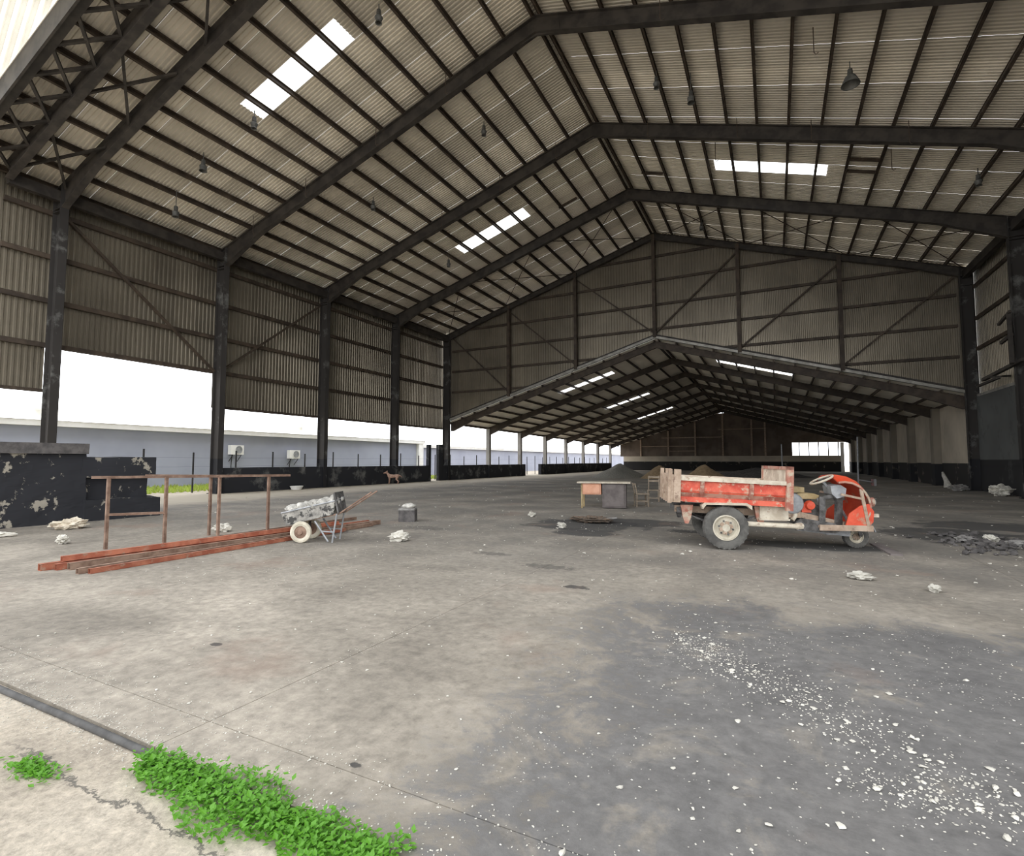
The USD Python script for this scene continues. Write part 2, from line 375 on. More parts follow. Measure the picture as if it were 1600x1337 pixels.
        N.update({f'o{i}': ('mapping', {'location': (-x / rx, -y / ry, 0), 'scale': (1 / rx, 1 / ry, 0)}), f'l{i}': ('vector_math', {'math_type': 'length'}),
                  f'w{i}': ('math', {'math_type': 'multiply_add', 'value2': 1.9 if rx > .75 else 2.6, 'value3': -.95 if rx > .75 else -1.3}), f'a{i}': ('math', {'math_type': 'add'}), f'k{i}': range_(.75, 1.1, .86 if i < 8 or rx < .2 else .45, 0), f'm{i}': ('mix_color', {'b': (.035, .034, .033)})})
        L += [('g.position', f'o{i}.vector'), (f'o{i}.vector', f'l{i}.vector1'), ('nf.fac' if rx < .75 else 'nm.fac', f'w{i}.value1'), (f'l{i}.value', f'a{i}.value1'), (f'w{i}.value', f'a{i}.value2'), (f'a{i}.value', f'k{i}.value'),
              (out, f'm{i}.a'), (f'k{i}.result', f'm{i}.fac')]
        out = f'm{i}.result'
    N.update({'tx': range_(-21.2, -17.6, .9, 0), 'tw': ('math', {'math_type': 'multiply_add', 'value2': 5.0, 'value3': -2.5}), 'ta': ('math', {'math_type': 'add'}), 'tm': ('mix_color', {'b': (.42, .37, .285)}),  # pale strip by the left wall: sunlit floor painted into the colour
              'rn': ('noise_texture', {'scale': .6, 'detail': 5, 'roughness': .6}), 'rk': range_(.56, .70, 0, .45), 'rm': ('mix_color', {'b': (.235, .165, .125)})})
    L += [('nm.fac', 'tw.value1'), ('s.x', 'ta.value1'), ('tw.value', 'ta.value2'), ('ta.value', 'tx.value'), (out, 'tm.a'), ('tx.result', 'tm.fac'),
          ('g.position', 'rn.vector'), ('rn.fac', 'rk.value'), ('tm.result', 'rm.a'), ('rk.result', 'rm.fac')]
    out = 'rm.result'
    L += [(out, 'p.base_color'), ('nf.fac', 'b.height'), ('b.normal', 'p.normal')]
    return mat('stained_floor', N, L)


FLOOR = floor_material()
GROUND = mat('pale_yard', {'g': ('geometry', {}), 'nb': ('noise_texture', {'scale': 1.1, 'detail': 8, 'roughness': .62}), 'nf': ('noise_texture', {'scale': 22, 'detail': 8, 'roughness': .75}),
                           'r': ('rgb_ramp', {'ramp': [(.3, (.34, .295, .235)), (.5, (.48, .42, .335)), (.7, (.58, .515, .42))]}), 'fine': ('map_range', {'from_min': .25, 'from_max': .75, 'to_min': .5, 'to_max': 1.4}),
                           'fc': ('combine_color', {}), 'm': ('mix_color', {'blend_type': 'multiply', 'fac': 1.0, 'use_clamp': False}), 'b': ('bump', {'strength': .8, 'distance': .02}), 'p': ('principled_bsdf', {'roughness': .95}),
                           'sx': ('separate_xyz', {}), 'nk': ('noise_texture', {'scale': 4.5, 'detail': 6, 'roughness': .7}), 'kw': ('math', {'math_type': 'multiply_add', 'value2': .34, 'value3': -.17}), 'ky': ('math', {'math_type': 'add'}),
                           'kd': ('math', {'math_type': 'subtract', 'value2': 1.45}), 'ab': ('math', {'math_type': 'absolute'}), 'kk': range_(.004, .016, .8, 0), 'kx': range_(-4.2, -3.6), 'kz': ('math', {'math_type': 'multiply'}), 'cm': ('mix_color', {'b': (.09, .085, .075)})},
             [('g.position', 'nb.vector'), ('g.position', 'nf.vector'), ('nb.fac', 'r.fac'), ('nf.fac', 'fine.value'), ('fine.result', 'fc.r'), ('fine.result', 'fc.g'), ('fine.result', 'fc.b'),
              ('r.color', 'm.a'), ('fc.color', 'm.b'), ('g.position', 'sx.vector'), ('g.position', 'nk.vector'), ('nk.fac', 'kw.value1'), ('sx.y', 'ky.value1'), ('kw.value', 'ky.value2'), ('ky.value', 'kd.value1'), ('kd.value', 'ab.value1'), ('ab.value', 'kk.value'),
              ('sx.x', 'kx.value'), ('kk.result', 'kz.value1'), ('kx.result', 'kz.value2'), ('m.result', 'cm.a'), ('kz.value', 'cm.fac'), ('cm.result', 'p.base_color'), ('nf.fac', 'b.height'), ('b.normal', 'p.normal')])

# ------------------------------------------------------------------ dimensions of the halls (metres)
XL, XR, XC = -24.1, 9.3, -7.2            # inner faces of the columns, the ridge
FY = [9.5, 16.13, 22.76, 29.39, 36.02]   # the portal frames; the last stands in the gable wall
FRONT = 6.5                              # front edge of the roof
ZE, ZR = 12.44, 17.70                    # roof sheet over the left column face, at the ridge
SL, SR = (ZR - ZE) / (XC - XL), (ZR - ZE) / (XR - XC)


def zroof(x):
    return ZE + SL * (x - XL) if x <= XC else ZE + SR * (XR - x)


LE, LR, LRE = 4.95, 10.10, 5.30          # the lower hall: left eave, ridge, right eave
LFY = [36.6] + [36.02 + 6.78 * k for k in range(1, 8)]
LEND = 89.5


def zlow(x, y=36.4):
    z = LE + (LR - LE) * (x - XL) / (XC - XL) if x <= XC else LRE + (LR - LRE) * (XR - x) / (XR - XC)
    return z - .012 * (y - 36.4)


# ------------------------------------------------------------------ floor and ground
g = MB().add([(-160, -60, -.025), (60, -60, -.025), (60, 180, -.025), (-160, 180, -.025)], [(0, 1, 2, 3)])
tag(part(None, 'ground', g, GROUND), 'pale dusty yard concrete around the warehouse', 'ground', None, 'structure')
floor = thing('floor', 'worn grey concrete warehouse floor with black stains', 'floor', kind='structure')
xs = [-24.9, -21.15, -15.15, -9.15, -3.15, 2.85, 9.75]
ys = [1.78, 2.1, 8.1, 14.1, 20.1, 26.1, 32.1, 36.3]
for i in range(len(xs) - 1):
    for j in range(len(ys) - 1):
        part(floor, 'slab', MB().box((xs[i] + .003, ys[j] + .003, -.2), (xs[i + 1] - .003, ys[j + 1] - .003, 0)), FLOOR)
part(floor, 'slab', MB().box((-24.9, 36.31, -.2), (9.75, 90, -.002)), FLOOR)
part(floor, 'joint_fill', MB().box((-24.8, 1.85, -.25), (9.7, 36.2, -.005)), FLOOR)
XSLAB = [9.756, 15.2]


# ------------------------------------------------------------------ steel portal frames
def ibeam(poly_bot, poly_top, y, fw=.24, tf=.022, tw=.014):
    """tapered I-section in the plane y: bottom and top edge lines (lists of (x, z))."""
    mb = MB()
    mb.prism(list(poly_bot) + list(poly_top)[::-1], 1, y - tw / 2, y + tw / 2)
    for line in (poly_bot, poly_top):
        for (x0, z0), (x1, z1) in zip(line[:-1], line[1:]):
            mb.bar((x0, y, z0), (x1, y, z1), fw, tf, up=(-(z1 - z0), 0, x1 - x0))
    return mb


def column_mesh(xi, sgn, y, ztop, depth=.55, fw=.28):
    mb = MB()
    xo = xi + sgn * depth
    mb.box((min(xi, xo), y - .008, .0), (max(xi, xo), y + .008, ztop))
    for x in (xi, xo):
        mb.box((x - .012, y - fw / 2, .0), (x + .012, y + fw / 2, ztop))
    for z in (ztop - .5, ztop - 1.05):
        mb.box((min(xi, xo), y - fw / 2, z), (max(xi, xo), y + fw / 2, z + .02))
    mb.box((min(xi, xo) - .08, y - fw / 2 - .08, 0), (max(xi, xo) + .08, y + fw / 2 + .08, .03))
    return mb


for k, y in enumerate(FY):
    end = k == 4
    fr = thing('steel_frame', ['black steel portal frame nearest the open front of the hall', 'black steel portal frame beside the tall side opening, second from the front',
                               'black steel portal frame third from the front, meeting the ridge above the far skylights', 'black steel portal frame just before the gable wall', 'black steel end frame set in the corrugated gable wall'][k], 'steel frame', kind='structure')
    d, hd = (.36, .2) if end else (.56, .42)
    for side, xi, s in (('left', XL, -1), ('right', XR, 1)):
        if side == 'right' and k < 1:
            pass
        part(fr, 'column', column_mesh(xi, s, y, zroof(xi) - .25), STEEL_SOOT)
        xh = xi - s * 2.4
        off = .22
        xo = xi + s * .55
        bot = [(xo, zroof(xi) - off - d - hd + .05), (xi, zroof(xi) - off - d - hd + .05), (xh, zroof(xh) - off - d), (XC - .0, ZR - off - d - .05)]
        slope_eave = zroof(xi) - .55 * SL
        top = [(xo, slope_eave - off), (XC, ZR - off)]
        if s > 0:
            pass
        part(fr, 'rafter', ibeam(bot, top, y), STEEL)
    part(fr, 'apex_plate', MB().prism([(XC - .9, ZR - .28 - d - .25), (XC, ZR - .28 - d - .08), (XC + .9, ZR - .28 - d - .25), (XC + .9, ZR - .5 - .2), (XC, ZR - .25), (XC - .9, ZR - .5 - .2)], 1, y - .02, y + .02), STEEL)

# ------------------------------------------------------------------ main roof
roof = thing('ceiling', 'corrugated metal roof of the main hall on dark purlins', 'roof', kind='structure')
SKYL = {('L', 0): (11.72, 12.68, -17.1, -12.5), ('L', 1): (26.0, 27.1, -17.1, -12.5), ('R', 0): (26.0, 27.0, -2.25, 2.45)}
rows = np.arange(FRONT, 36.4, 1.0)
npur = 15
for side, x0, x1 in (('L', XL - .75, XC), ('R', XC, XR + .75)):
    p0, p1 = np.array([x0, 0, zroof(x0)]), np.array([x1, 0, zroof(x1)])
    length = np.linalg.norm(p1 - p0); along = (p1 - p0) / length
    nrm = np.array([-along[2], 0, along[0]])
    segs = []
    sk = [v for (s, _), v in SKYL.items() if s == side]
    edges = sorted(set(list(np.round(np.arange(FRONT, 36.5, 1.0), 2)) + [36.45]))
    # sheet strips one metre wide; strips that meet a skylight are cut round it
    y = FRONT
    while y < 36.4:
        nxt = min([y + 1.0, 36.45] + [s[0] for s in sk if s[0] > y + .01] + [s[1] for s in sk if s[1] > y + .01])
        hole = [s for s in sk if s[0] - .01 <= y < s[1] - .01]
        cuts = [(x0, x1)] if not hole else [(x0, hole[0][2]), (hole[0][3], x1)]
        for a, b in cuts:
            o = np.array([a, y, zroof(a) + .005 * (int(y) % 2)])
            part(roof, 'roof_sheet', corrugated(o, (0, 1, 0), along, nrm, nxt - y + .0, (b - a) / along[0]), SHEET)
        y = nxt
    for s in sk:
        n = 4
        for q in range(n):
            a, b = s[2] + (s[3] - s[2]) * q / n, s[2] + (s[3] - s[2]) * (q + 1) / n
            o = np.array([a + .01, s[0], zroof(a + .01) + .004])
            part(roof, 'skylight_panel', corrugated(o, (0, 1, 0), along, nrm, s[1] - s[0], (b - a - .02) / along[0]), SKYLIGHT, label='bright translucent skylight panel')
    for q in range(npur + 1):
        x = x0 + .2 + (x1 - x0 - .35) * q / npur if side == 'L' else x0 + .15 + (x1 - x0 - .35) * q / npur
        z = zroof(x) - .012
        mb = MB()
        mb.bar((x, FRONT + .05, z - .1), (x, 36.4, z - .1), .018, .19, up=nrm)
        mb.bar((x + .03, FRONT + .05, z - .015), (x + .03, 36.4, z - .015), .075, .015, up=nrm)
        mb.bar((x + .03, FRONT + .05, z - .19), (x + .03, 36.4, z - .19), .075, .015, up=nrm)
        part(roof, 'purlin', mb, STEEL_BROWN)
    # sag rods between the purlins at mid bay
    for y in [12.8, 19.45, 26.1, 32.7]:
        a, b = (x0 + 1.0, x1 - .5) if side == 'L' else (x0 + .5, x1 - 1.0)
        pass
    # thin cross bracing in the bay before the gable
    for a, b in ((.04, .34), (.34, .66), (.66, .97)):
        xa, xb = x0 + (x1 - x0) * a, x0 + (x1 - x0) * b
        part(roof, 'brace_rod', MB().tube([(xa, 29.5, zroof(xa) - .3), (xb, 35.9, zroof(xb) - .3)], .022, 6), STEEL_BROWN)
        part(roof, 'brace_rod', MB().tube([(xb, 29.5, zroof(xb) - .3), (xa, 35.9, zroof(xa) - .3)], .022, 6), STEEL_BROWN)
mb = MB()
for s, sl in ((-1, SL), (1, SR)):
    v, f = corrugated((XC, FRONT, ZR + .06), (0, 1, 0), (s * math.cos(math.atan(sl)), 0, -math.sin(math.atan(sl))), (0, 0, 1), 30, .45, pitch=.3, depth=.03)
    mb.add(v, f)
part(roof, 'ridge_cap', mb, FLASH)
# short trimmers between purlins (old vent frames)
for (xa, xb, y) in ((-10.9, -9.8, 27.6), (3.1, 4.2, 25.2), (3.1, 4.2, 26.2), (-6.0, -4.9, 27.4)):
    part(roof, 'trimmer', MB().bar((xa, y, zroof(xa) - .14), (xb, y, zroof(xb) - .14), .07, .12), STEEL_BROWN)
# the front edge: fascia and lattice bracing between the first frames
for xe in (XL - .75, XR + .75):
    part(roof, 'front_fascia', MB().bar((xe, FRONT + .05, zroof(xe) - .36), (XC, FRONT + .05, ZR - .36), .06, .72), STEEL)

tr = thing('roof_truss', 'dark lattice truss spanning the open front edge of the roof', 'truss', kind='structure')
for s, xe in ((-1, XL), (1, XR)):
    part(tr, 'top_chord', MB().bar((xe, 6.75, zroof(xe) - .45), (XC, 6.75, ZR - .45), .22, .2), STEEL)
    part(tr, 'bottom_chord', ibeam([(xe, zroof(xe) - .8), (XC, ZR - .8)], [(xe, zroof(xe) - .25), (XC, ZR - .25)], 7.85), STEEL)
    n = 12
    for q in range(n):
        xa, xb = xe + (XC - xe) * q / n, xe + (XC - xe) * (q + 1) / n
        part(tr, 'lattice_bar', MB().bar((xa, 6.75, zroof(xa) - .5), (xb, 7.85, zroof(xb) - .4), .09, .09), STEEL)
        part(tr, 'lattice_bar', MB().bar((xb, 6.75, zroof(xb) - .5), (xa, 7.85, zroof(xa) - .4), .09, .09), STEEL)
        if q % 3 == 0:
            part(tr, 'lattice_bar', MB().bar((xa, 7.85, zroof(xa) - .45), (xb + (XC - xe) / n, 9.5, zroof(xb + (XC - xe) / n) - .4), .08, .08), STEEL)
            part(tr, 'lattice_bar', MB().bar((xb + (XC - xe) / n, 7.85, zroof(xb + (XC - xe) / n) - .45), (xa, 9.5, zroof(xa) - .4), .08, .08), STEEL)

# translucent canopy sheets running on beyond the front edge of the roof, laid askew
can = thing('canopy', 'pale translucent corrugated canopy beyond the front roof edge', 'canopy', kind='structure')
al = np.array([math.cos(math.atan(SL)), 0, math.sin(math.atan(SL))])
rd = np.array([1.57, -.29, .489]); rd /= np.linalg.norm(rd)
for q in range(9):
    a = XL - .75 + q * 1.2
    part(can, 'canopy_sheet', corrugated((a, FRONT + .06, zroof(a) + .05), al, rd, (-al[2], 0, al[0]), 1.2 / al[0], 8.5, pitch=.85, depth=.07), CANOPY)

# ------------------------------------------------------------------ left wall
wl = thing('wall_left', 'left side wall of corrugated cladding above an open strip', 'wall', kind='structure')
XW = XL - .72
y = 0.0
for a, b, zb in ((6.6, 9.4, 4.27), (9.4, 16.05, 6.0), (16.05, 36.3, 4.22)):
    n = max(1, round((b - a) / 1.0)); w = (b - a) / n
    for q in range(n):
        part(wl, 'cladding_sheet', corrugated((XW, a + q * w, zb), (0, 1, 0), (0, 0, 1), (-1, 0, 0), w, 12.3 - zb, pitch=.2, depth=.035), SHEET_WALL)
bays = [(7.85, 9.5)] + list(zip(FY[:-1], FY[1:]))
for k, (a, b) in enumerate(bays):
    for z in (11.16, 9.44, 7.72, 6.0):
        part(wl, 'girt', MB().box((XL - .69, a + .1, z - .09), (XL - .57, b - .1, z + .09)), STEEL_BROWN)
    if k != 1:
        part(wl, 'sill_angle', MB().box((XL - .7, a + .1, 4.2), (XL - .6, b - .1, 4.32)), STEEL_BROWN)
    part(wl, 'eave_beam', MB().box((XL - .35, a + .05, 11.55), (XL - .1, b - .05, 11.95)), STEEL)
part(wl, 'gutter', MB().box((XL - 1.05, FRONT, 12.12), (XL - .76, 36.4, 12.3)), STEEL)
part(wl, 'brace', MB().bar((XL - .5, 9.65, 11.2), (XL - .5, 16.0, 6.0), .1, .1), STEEL_BROWN)
part(wl, 'brace', MB().bar((XL - .5, 16.25, 6.0), (XL - .5, 22.6, 11.1), .1, .1), STEEL_BROWN)

pl = thing('low_wall', 'low black wall with peeling paint along the left side of the main hall', 'low wall', kind='structure')
part(pl, 'wall_panel', MB().box((XL - .42, 16.3, 0), (XL - .1, 22.55, 1.25)), PLINTH)
part(pl, 'wall_panel', MB().box((XL - .42, 22.56, 0), (XL - .1, 29.1, 1.23)), PLINTH)
part(pl, 'wall_panel', MB().box((XL - .42, 29.11, 0), (XL - .1, 33.4, 1.22)), PLINTH)
part(pl, 'gate_post', MB().box((XL - .35, 33.35, 0), (XL - .1, 33.65, 2.85)), PLINTH)
part(pl, 'gate_post', MB().box((XL - .35, 34.7, 0), (XL - .1, 35.3, 2.9)), PLINTH)
part(pl, 'wall_panel', MB().box((XL - .42, 35.31, 0), (XL - .1, 36.5, 1.2)), PLINTH)

# ------------------------------------------------------------------ right wall
wr = thing('wall_right', 'dark right side wall with cladding above black painted masonry', 'wall', kind='structure')
XWR = XR + .66
for q in range(30):
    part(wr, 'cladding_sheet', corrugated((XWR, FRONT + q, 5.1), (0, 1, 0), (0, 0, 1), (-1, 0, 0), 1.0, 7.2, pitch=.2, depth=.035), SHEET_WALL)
for a, b in bays:
    for z in (11.0, 9.25, 7.6):
        part(wr, 'girt', MB().box((XR + .52, a + .1, z - .09), (XR + .62, b - .1, z + .09)), STEEL_BROWN)
    part(wr, 'sill_flashing', MB().box((XR + .45, a + .1, 5.02), (XR + .66, b - .1, 5.16)), FLASH)
    part(wr, 'eave_beam', MB().box((XR + .1, a + .05, 11.55), (XR + .35, b - .05, 11.95)), STEEL)
    part(wr, 'wall_panel', MB().box((XR + .45, a, 0), (XR + .75, b - .01, 5.02)), DARKWALL)
part(wr, 'wall_panel', MB().box((XR + .45, 6.5, 0), (XR + .75, 7.84, 5.02)), DARKWALL)

br = thing('steel_bracket', 'dark welded steel bracket and rail fixed high between the right wall columns', 'bracket')
part(br, 'post', MB().bar((XR - .05, 29.6, 8.0), (XR - .25, 28.9, 5.7), .16, .16), STEEL)
part(br, 'top_arm', MB().bar((XR - .1, 30.6, 7.75), (XR - .05, 29.4, 8.05), .1, .12), STEEL)
part(br, 'middle_arm', MB().bar((XR - .15, 30.3, 6.85), (XR - .1, 29.2, 7.0), .1, .14), STEEL)
part(br, 'rail', MB().bar((XR - .1, 32.9, 5.55), (XR - .1, 28.2, 5.75), .16, .14), STEEL)
part(br, 'rail', MB().bar((XR - .3, 33.0, 5.25), (XR - .3, 30.2, 5.3), .12, .1), STEEL)
part(br, 'wall_tie', MB().bar((XR + .5, 29.7, 6.9), (XR - .15, 29.6, 6.9), .08, .08).bar((XR + .5, 31.5, 5.5), (XR - .3, 31.5, 5.5), .08, .08), STEEL)

# ------------------------------------------------------------------ gable wall over the lower hall
gb = thing('wall_back', 'corrugated gable wall above the opening to the lower hall', 'wall', kind='structure')
YG = 36.34
n = 34
for q in range(n):
    a, b = XL - .3 + (XR - XL + .6) * q / n, XL - .3 + (XR - XL + .6) * (q + 1) / n
    k = 5
    s = np.concatenate([[i / k, (i + .38) / k, (i + .5) / k, (i + .88) / k] for i in range(k)] + [[1.0]]) * (b - a) + a
    h = np.concatenate([[0, 0, .035, .035] for i in range(k)] + [[0]])
    lo = np.array([[x, YG + d, zlow(min(max(x, XL), XR)) + .08] for x, d in zip(s, h)])
    hi = np.array([[x, YG + d, zroof(x) + .0] for x, d in zip(s, h)])
    m = len(s)
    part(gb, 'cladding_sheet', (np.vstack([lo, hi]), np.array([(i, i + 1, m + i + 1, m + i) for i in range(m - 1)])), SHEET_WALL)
posts = [XL + (XR - XL) * j / 6 for j in range(1, 6)]
for x in posts:
    xx = XC if abs(x + 7.4) < .1 else x
    part(gb, 'post', MB().box((xx - .11, YG - .42, zlow(xx) + .0), (xx + .11, YG - .14, zroof(xx) - .3)), STEEL_BROWN)
for i in range(3, 9):
    z = 2.147 + 1.72 * i + .0
    # the girt runs wherever it lies between the lower roof and the main roof
    runs = []
    xa = max(XL + .1, XC - (ZR - .5 - z) / SL) if z > ZE - .6 else XL + .1
    xb = min(XR - .1, XC + (ZR - .5 - z) / SR) if z > ZE - .6 else XR - .1
    if z < LR + .2:
        ca = XC - (LR + .1 - z) / ((LR - LE) / (XC - XL)); cb = XC + (LR + .1 - z) / ((LR - LRE) / (XR - XC))
        runs = [(xa, ca), (cb, xb)]
    else:
        runs = [(xa, xb)]
    for a, b in runs:
        if b - a > .3:
            part(gb, 'girt', MB().box((a, YG - .13, z - .08), (b, YG - .01, z + .08)), STEEL_BROWN)
P = [XL + .3] + posts + [XR - .2]
P[3] = XC
zt = lambda x: zroof(x) - .75
zb_ = lambda x: zlow(x) + .3
for a, b, fl in ((0, 1, 0), (1, 2, 0), (2, 3, 0), (3, 4, 1), (4, 5, 1), (5, 6, 1)):
    pa, pb = (P[a], YG - .2, zt(P[a]) if not fl else zb_(P[a])), (P[b], YG - .2, zb_(P[b]) if not fl else zt(P[b]))
    part(gb, 'brace', MB().bar(pa, pb, .09, .09, up=(0, 1, 0)), STEEL_BROWN)
for s, xe in ((-1, XL), (1, XR)):
    part(gb, 'rake_angle', MB().bar((xe, YG - .12, zlow(xe) + .22), (XC, YG - .12, zlow(XC) + .22), .14, .1), STEEL)
    part(gb, 'rake_flashing', MB().bar((xe, YG - .2, zlow(xe) + .05), (XC, YG - .2, zlow(XC) + .05), .25, .16), FLASH)

# ------------------------------------------------------------------ the lower hall beyond
lr = thing('lower_roof', 'dark corrugated roof of the long lower hall beyond the gable', 'roof', kind='structure')
cuts = LFY + [LEND]
LSK = {('L', 0): (40.3, 41.3), ('L', 1): (53.6, 54.6), ('L', 2): (67.5, 68.5), ('R', 0): (40.5, 41.5)}
for side, x0, x1 in (('L', XL - .6, XC), ('R', XC, XR + .6)):
    xm0, xm1 = (-16.2, -11.5) if side == 'L' else (-3.7, 1.3)
    sk = [v for (s, _), v in LSK.items() if s == side]
    stops = sorted(set([36.4] + cuts[1:] + [v for s in sk for v in s]))
    for a, b in zip(stops[:-1], stops[1:]):
        hole = any(abs(s[0] - a) < .01 for s in sk)
        for u, w in ([(x0, xm0), (xm1, x1)] if hole else [(x0, x1)]):
            k = max(2, round((b - a) / .25))
            yy = np.linspace(a, b, 2 * k + 1); hh = np.array([.04 if i % 2 else 0 for i in range(2 * k + 1)])
            lo = np.array([[u, t, zlow(u, t) + e] for t, e in zip(yy, hh)]); hi = np.array([[w, t, zlow(w, t) + e] for t, e in zip(yy, hh)])
            m = len(yy)
            part(lr, 'roof_sheet', (np.vstack([lo, hi]), np.array([(i, m + i, m + i + 1, i + 1) for i in range(m - 1)])), SHEET_LOW)
        if hole:
            for q in range(4):
                u, w = xm0 + (xm1 - xm0) * (q + .03) / 4, xm0 + (xm1 - xm0) * (q + .97) / 4
                part(lr, 'skylight_panel', MB().add([(u, a, zlow(u, a) + .02), (w, a, zlow(w, a) + .02), (w, b, zlow(w, b) + .02), (u, b, zlow(u, b) + .02)], [(0, 1, 2, 3)]), SKYLIGHT, label='bright translucent skylight panel')
    for q in range(15):
        x = x0 + .3 + (x1 - x0 - .45) * q / 14 if side == 'L' else x0 + .15 + (x1 - x0 - .45) * q / 14
        part(lr, 'purlin', MB().bar((x, 36.4, zlow(x, 36.4) - .1), (x, LEND, zlow(x, LEND) - .1), .07, .17), STEEL_BROWN)
lf = None
for k, y in enumerate(LFY):
    fr = thing('lower_frame', f'{["first", "second", "third", "fourth", "fifth", "sixth", "seventh", "farthest"][k]} frame of the lower hall, counting away from the gable opening', 'frame', kind='structure')
    for s, xe in ((-1, XL), (1, XR)):
        dz = -.012 * (y - 36.4)
        xk = xe - s * 2.2
        bot = [(xe + s * .2, zlow(xe, y) - .85), (xe, zlow(xe, y) - .85), (xk, zlow(xk, y) - .6), (XC, zlow(XC, y) - .6)]
        part(fr, 'rafter', ibeam(bot, [(xe + s * .2, zlow(xe, y) - .2), (XC, zlow(XC, y) - .18)], y, fw=.2, tf=.03, tw=.03), STEEL_BROWN)
        if k:
            if s < 0:
                part(fr, 'column', MB().box((xe - .25, y - .17, 0), (xe + .1, y + .17, zlow(xe, y) - .25)), PILLAR_PALE)
            else:
                part(fr, 'column', MB().box((xe - .1, y - .4, 0), (xe + .35, y + .4, zlow(xe, y) - .25)), PILLAR)

lp = thing('low_wall', 'low black wall along the open left side of the lower hall', 'low wall', kind='structure')
for a, b in [(36.51, 42.79), (42.8, 49.57), (49.58, 50.9), (55.1, 56.35), (56.36, 63.1), (63.11, 69.9), (69.91, 76.7), (76.71, 83.4)]:
    part(lp, 'wall_panel', MB().box((XL - .4, a, 0), (XL - .05, b, 1.22)), PLINTH)

rw = thing('lower_wall_right', 'cream masonry wall with a black painted base on the right of the lower hall', 'wall', kind='structure')
cu = [36.3] + LFY[1:] + [LEND]
for a, b in zip(cu[:-1], cu[1:]):
    part(rw, 'wall_panel', MB().box((XR + .3, a + .005, 0), (XR + .6, b - .005, zlow(XR, b) - .1)), CREAM)

ew = thing('lower_wall_end', 'far end wall of the lower hall with black base and cream band', 'wall', kind='structure')
part(ew, 'wall_base', MB().box((XL + .6, LEND - .2, 0), (XR - .6, LEND + .1, 2.35)), CREAM)
for q in range(19):
    a, b = XL + q * 1.76, min(XL + (q + 1) * 1.76, XR)
    lo = 2.35 if b < 3.0 else 4.35
    part(ew, 'cladding_sheet', MB().add([(a, LEND + .02 * (q % 2), lo), (b + .05, LEND + .02 * (q % 2), lo), (b + .05, LEND + .02 * (q % 2), zlow(min(b, XR), LEND) + .05), (a, LEND + .02 * (q % 2), zlow(a, LEND) + .05)], [(0, 1, 2, 3)]), SHEET_DARK)
for x in (-20.5, -15.9, -11.6, -7.4, -3.2, -1.3):
    part(ew, 'post', MB().box((x - .12, LEND - .3, 2.35), (x + .12, LEND - .06, zlow(x, LEND) - .2)), TAN)
for z, a, b in ((4.0, -20.5, -11.6), (5.4, -17, -7.4), (6.6, -8, -1.3), (3.2, -15.9, -11.6)):
    part(ew, 'rail', MB().box((a, LEND - .3, z - .06), (b, LEND - .2, z + .06)), TAN)
part(ew, 'door_post', MB().box((XR - .75, LEND - .5, 0), (XR - .35, LEND - .2, 4.3)), WHITE)
for q in range(5):
    x = 3.3 + q * 1.25
    part(ew, 'grille_bar', MB().box((x - .05, LEND - .05, 2.35), (x + .05, LEND + .05, 4.35)), STEEL_BROWN)

# heaps in the lower hall
def heap(name, x, y, rx, ry, h, m, label, cat, seed):
    n = 28
    xx, yy = np.meshgrid(np.linspace(-1, 1, n), np.linspace(-1, 1, n))
    r = np.sqrt(xx ** 2 + yy ** 2)
    z = np.maximum(0, 1 - r) ** .9 * h * (.75 + .5 * meshkit.fbm(np.stack([xx * 3, yy * 3, xx * 0 + seed], -1), 4, seed)) - .03
    v = np.stack([x + xx * rx, y + yy * ry, z], -1).reshape(-1, 3)
    f = [(i * n + j, i * n + j + 1, (i + 1) * n + j + 1, (i + 1) * n + j) for i in range(n - 1) for j in range(n - 1)]
    return solo(name, (v, np.array(f)), m, label, cat, None, 'stuff', True)


heap('gravel_heap', -13.6, 50.2, 2.5, 4.0, 1.3, GRAVEL, 'wide grey gravel heap at the end of the left low wall', 'heap', 3)
heap('sand_heap', -9.4, 48.3, 1.75, 2.0, 1.25, SAND, 'brown sand heap in the lower hall, left of the truck tailgate', 'heap', 5)
heap('sand_heap', -5.6, 48.8, 1.95, 2.1, 1.3, SAND, 'brown sand heap in the lower hall, above the middle of the truck bed', 'heap', 8)
heap('sand_heap', -1.6, 57.0, 5.0, 3.0, 1.0, CONCRETE_DARK, 'long dark heap far inside the lower hall', 'heap', 9)

# ------------------------------------------------------------------ outside on the left
nb = thing('neighbour_building', 'long blue grey single storey building outside the left openings', 'building')
BX = -32.0
part(nb, 'wall', MB().box((BX - 12, -12, -.06), (BX, 42.6, 3.32)), BLUEWALL)
part(nb, 'fascia', MB().box((BX - .05, -12.2, 3.3), (BX + .35, 43.0, 3.58)), WHITE)
for q in range(28):
    y0 = -12 + q * 1.965
    part(nb, 'roof_sheet', corrugated((BX + .4, y0, 3.6), (0, 1, 0), (-math.cos(.2), 0, math.sin(.2)), (0, 0, 1), 1.955, 8.2, pitch=.28, depth=.03), ROOFPALE)
part(nb, 'corner_post', MB().box((BX - .1, 42.0, -.06), (BX + .3, 42.75, 3.3)), WHITE)
part(nb, 'roof_vent', MB().lathe([(0, .7), (.3, .65), (.34, .35), (.2, .3), (.2, 0)], 16, 2, (BX - 1.2, 12.4, 3.85)), WHITE, smooth=30)
part(nb, 'roof_vent', MB().lathe([(0, .7), (.3, .65), (.34, .35), (.2, .3), (.2, 0)], 16, 2, (BX - 1.6, 29.0, 3.9)), WHITE, smooth=30)
nb2 = thing('neighbour_building', 'pale grey building set back beyond the blue one, seen past the lower hall columns', 'building')
part(nb2, 'wall', MB().box((-47, 43.2, -.06), (-35, 140, 3.1)), BLUEWALL)
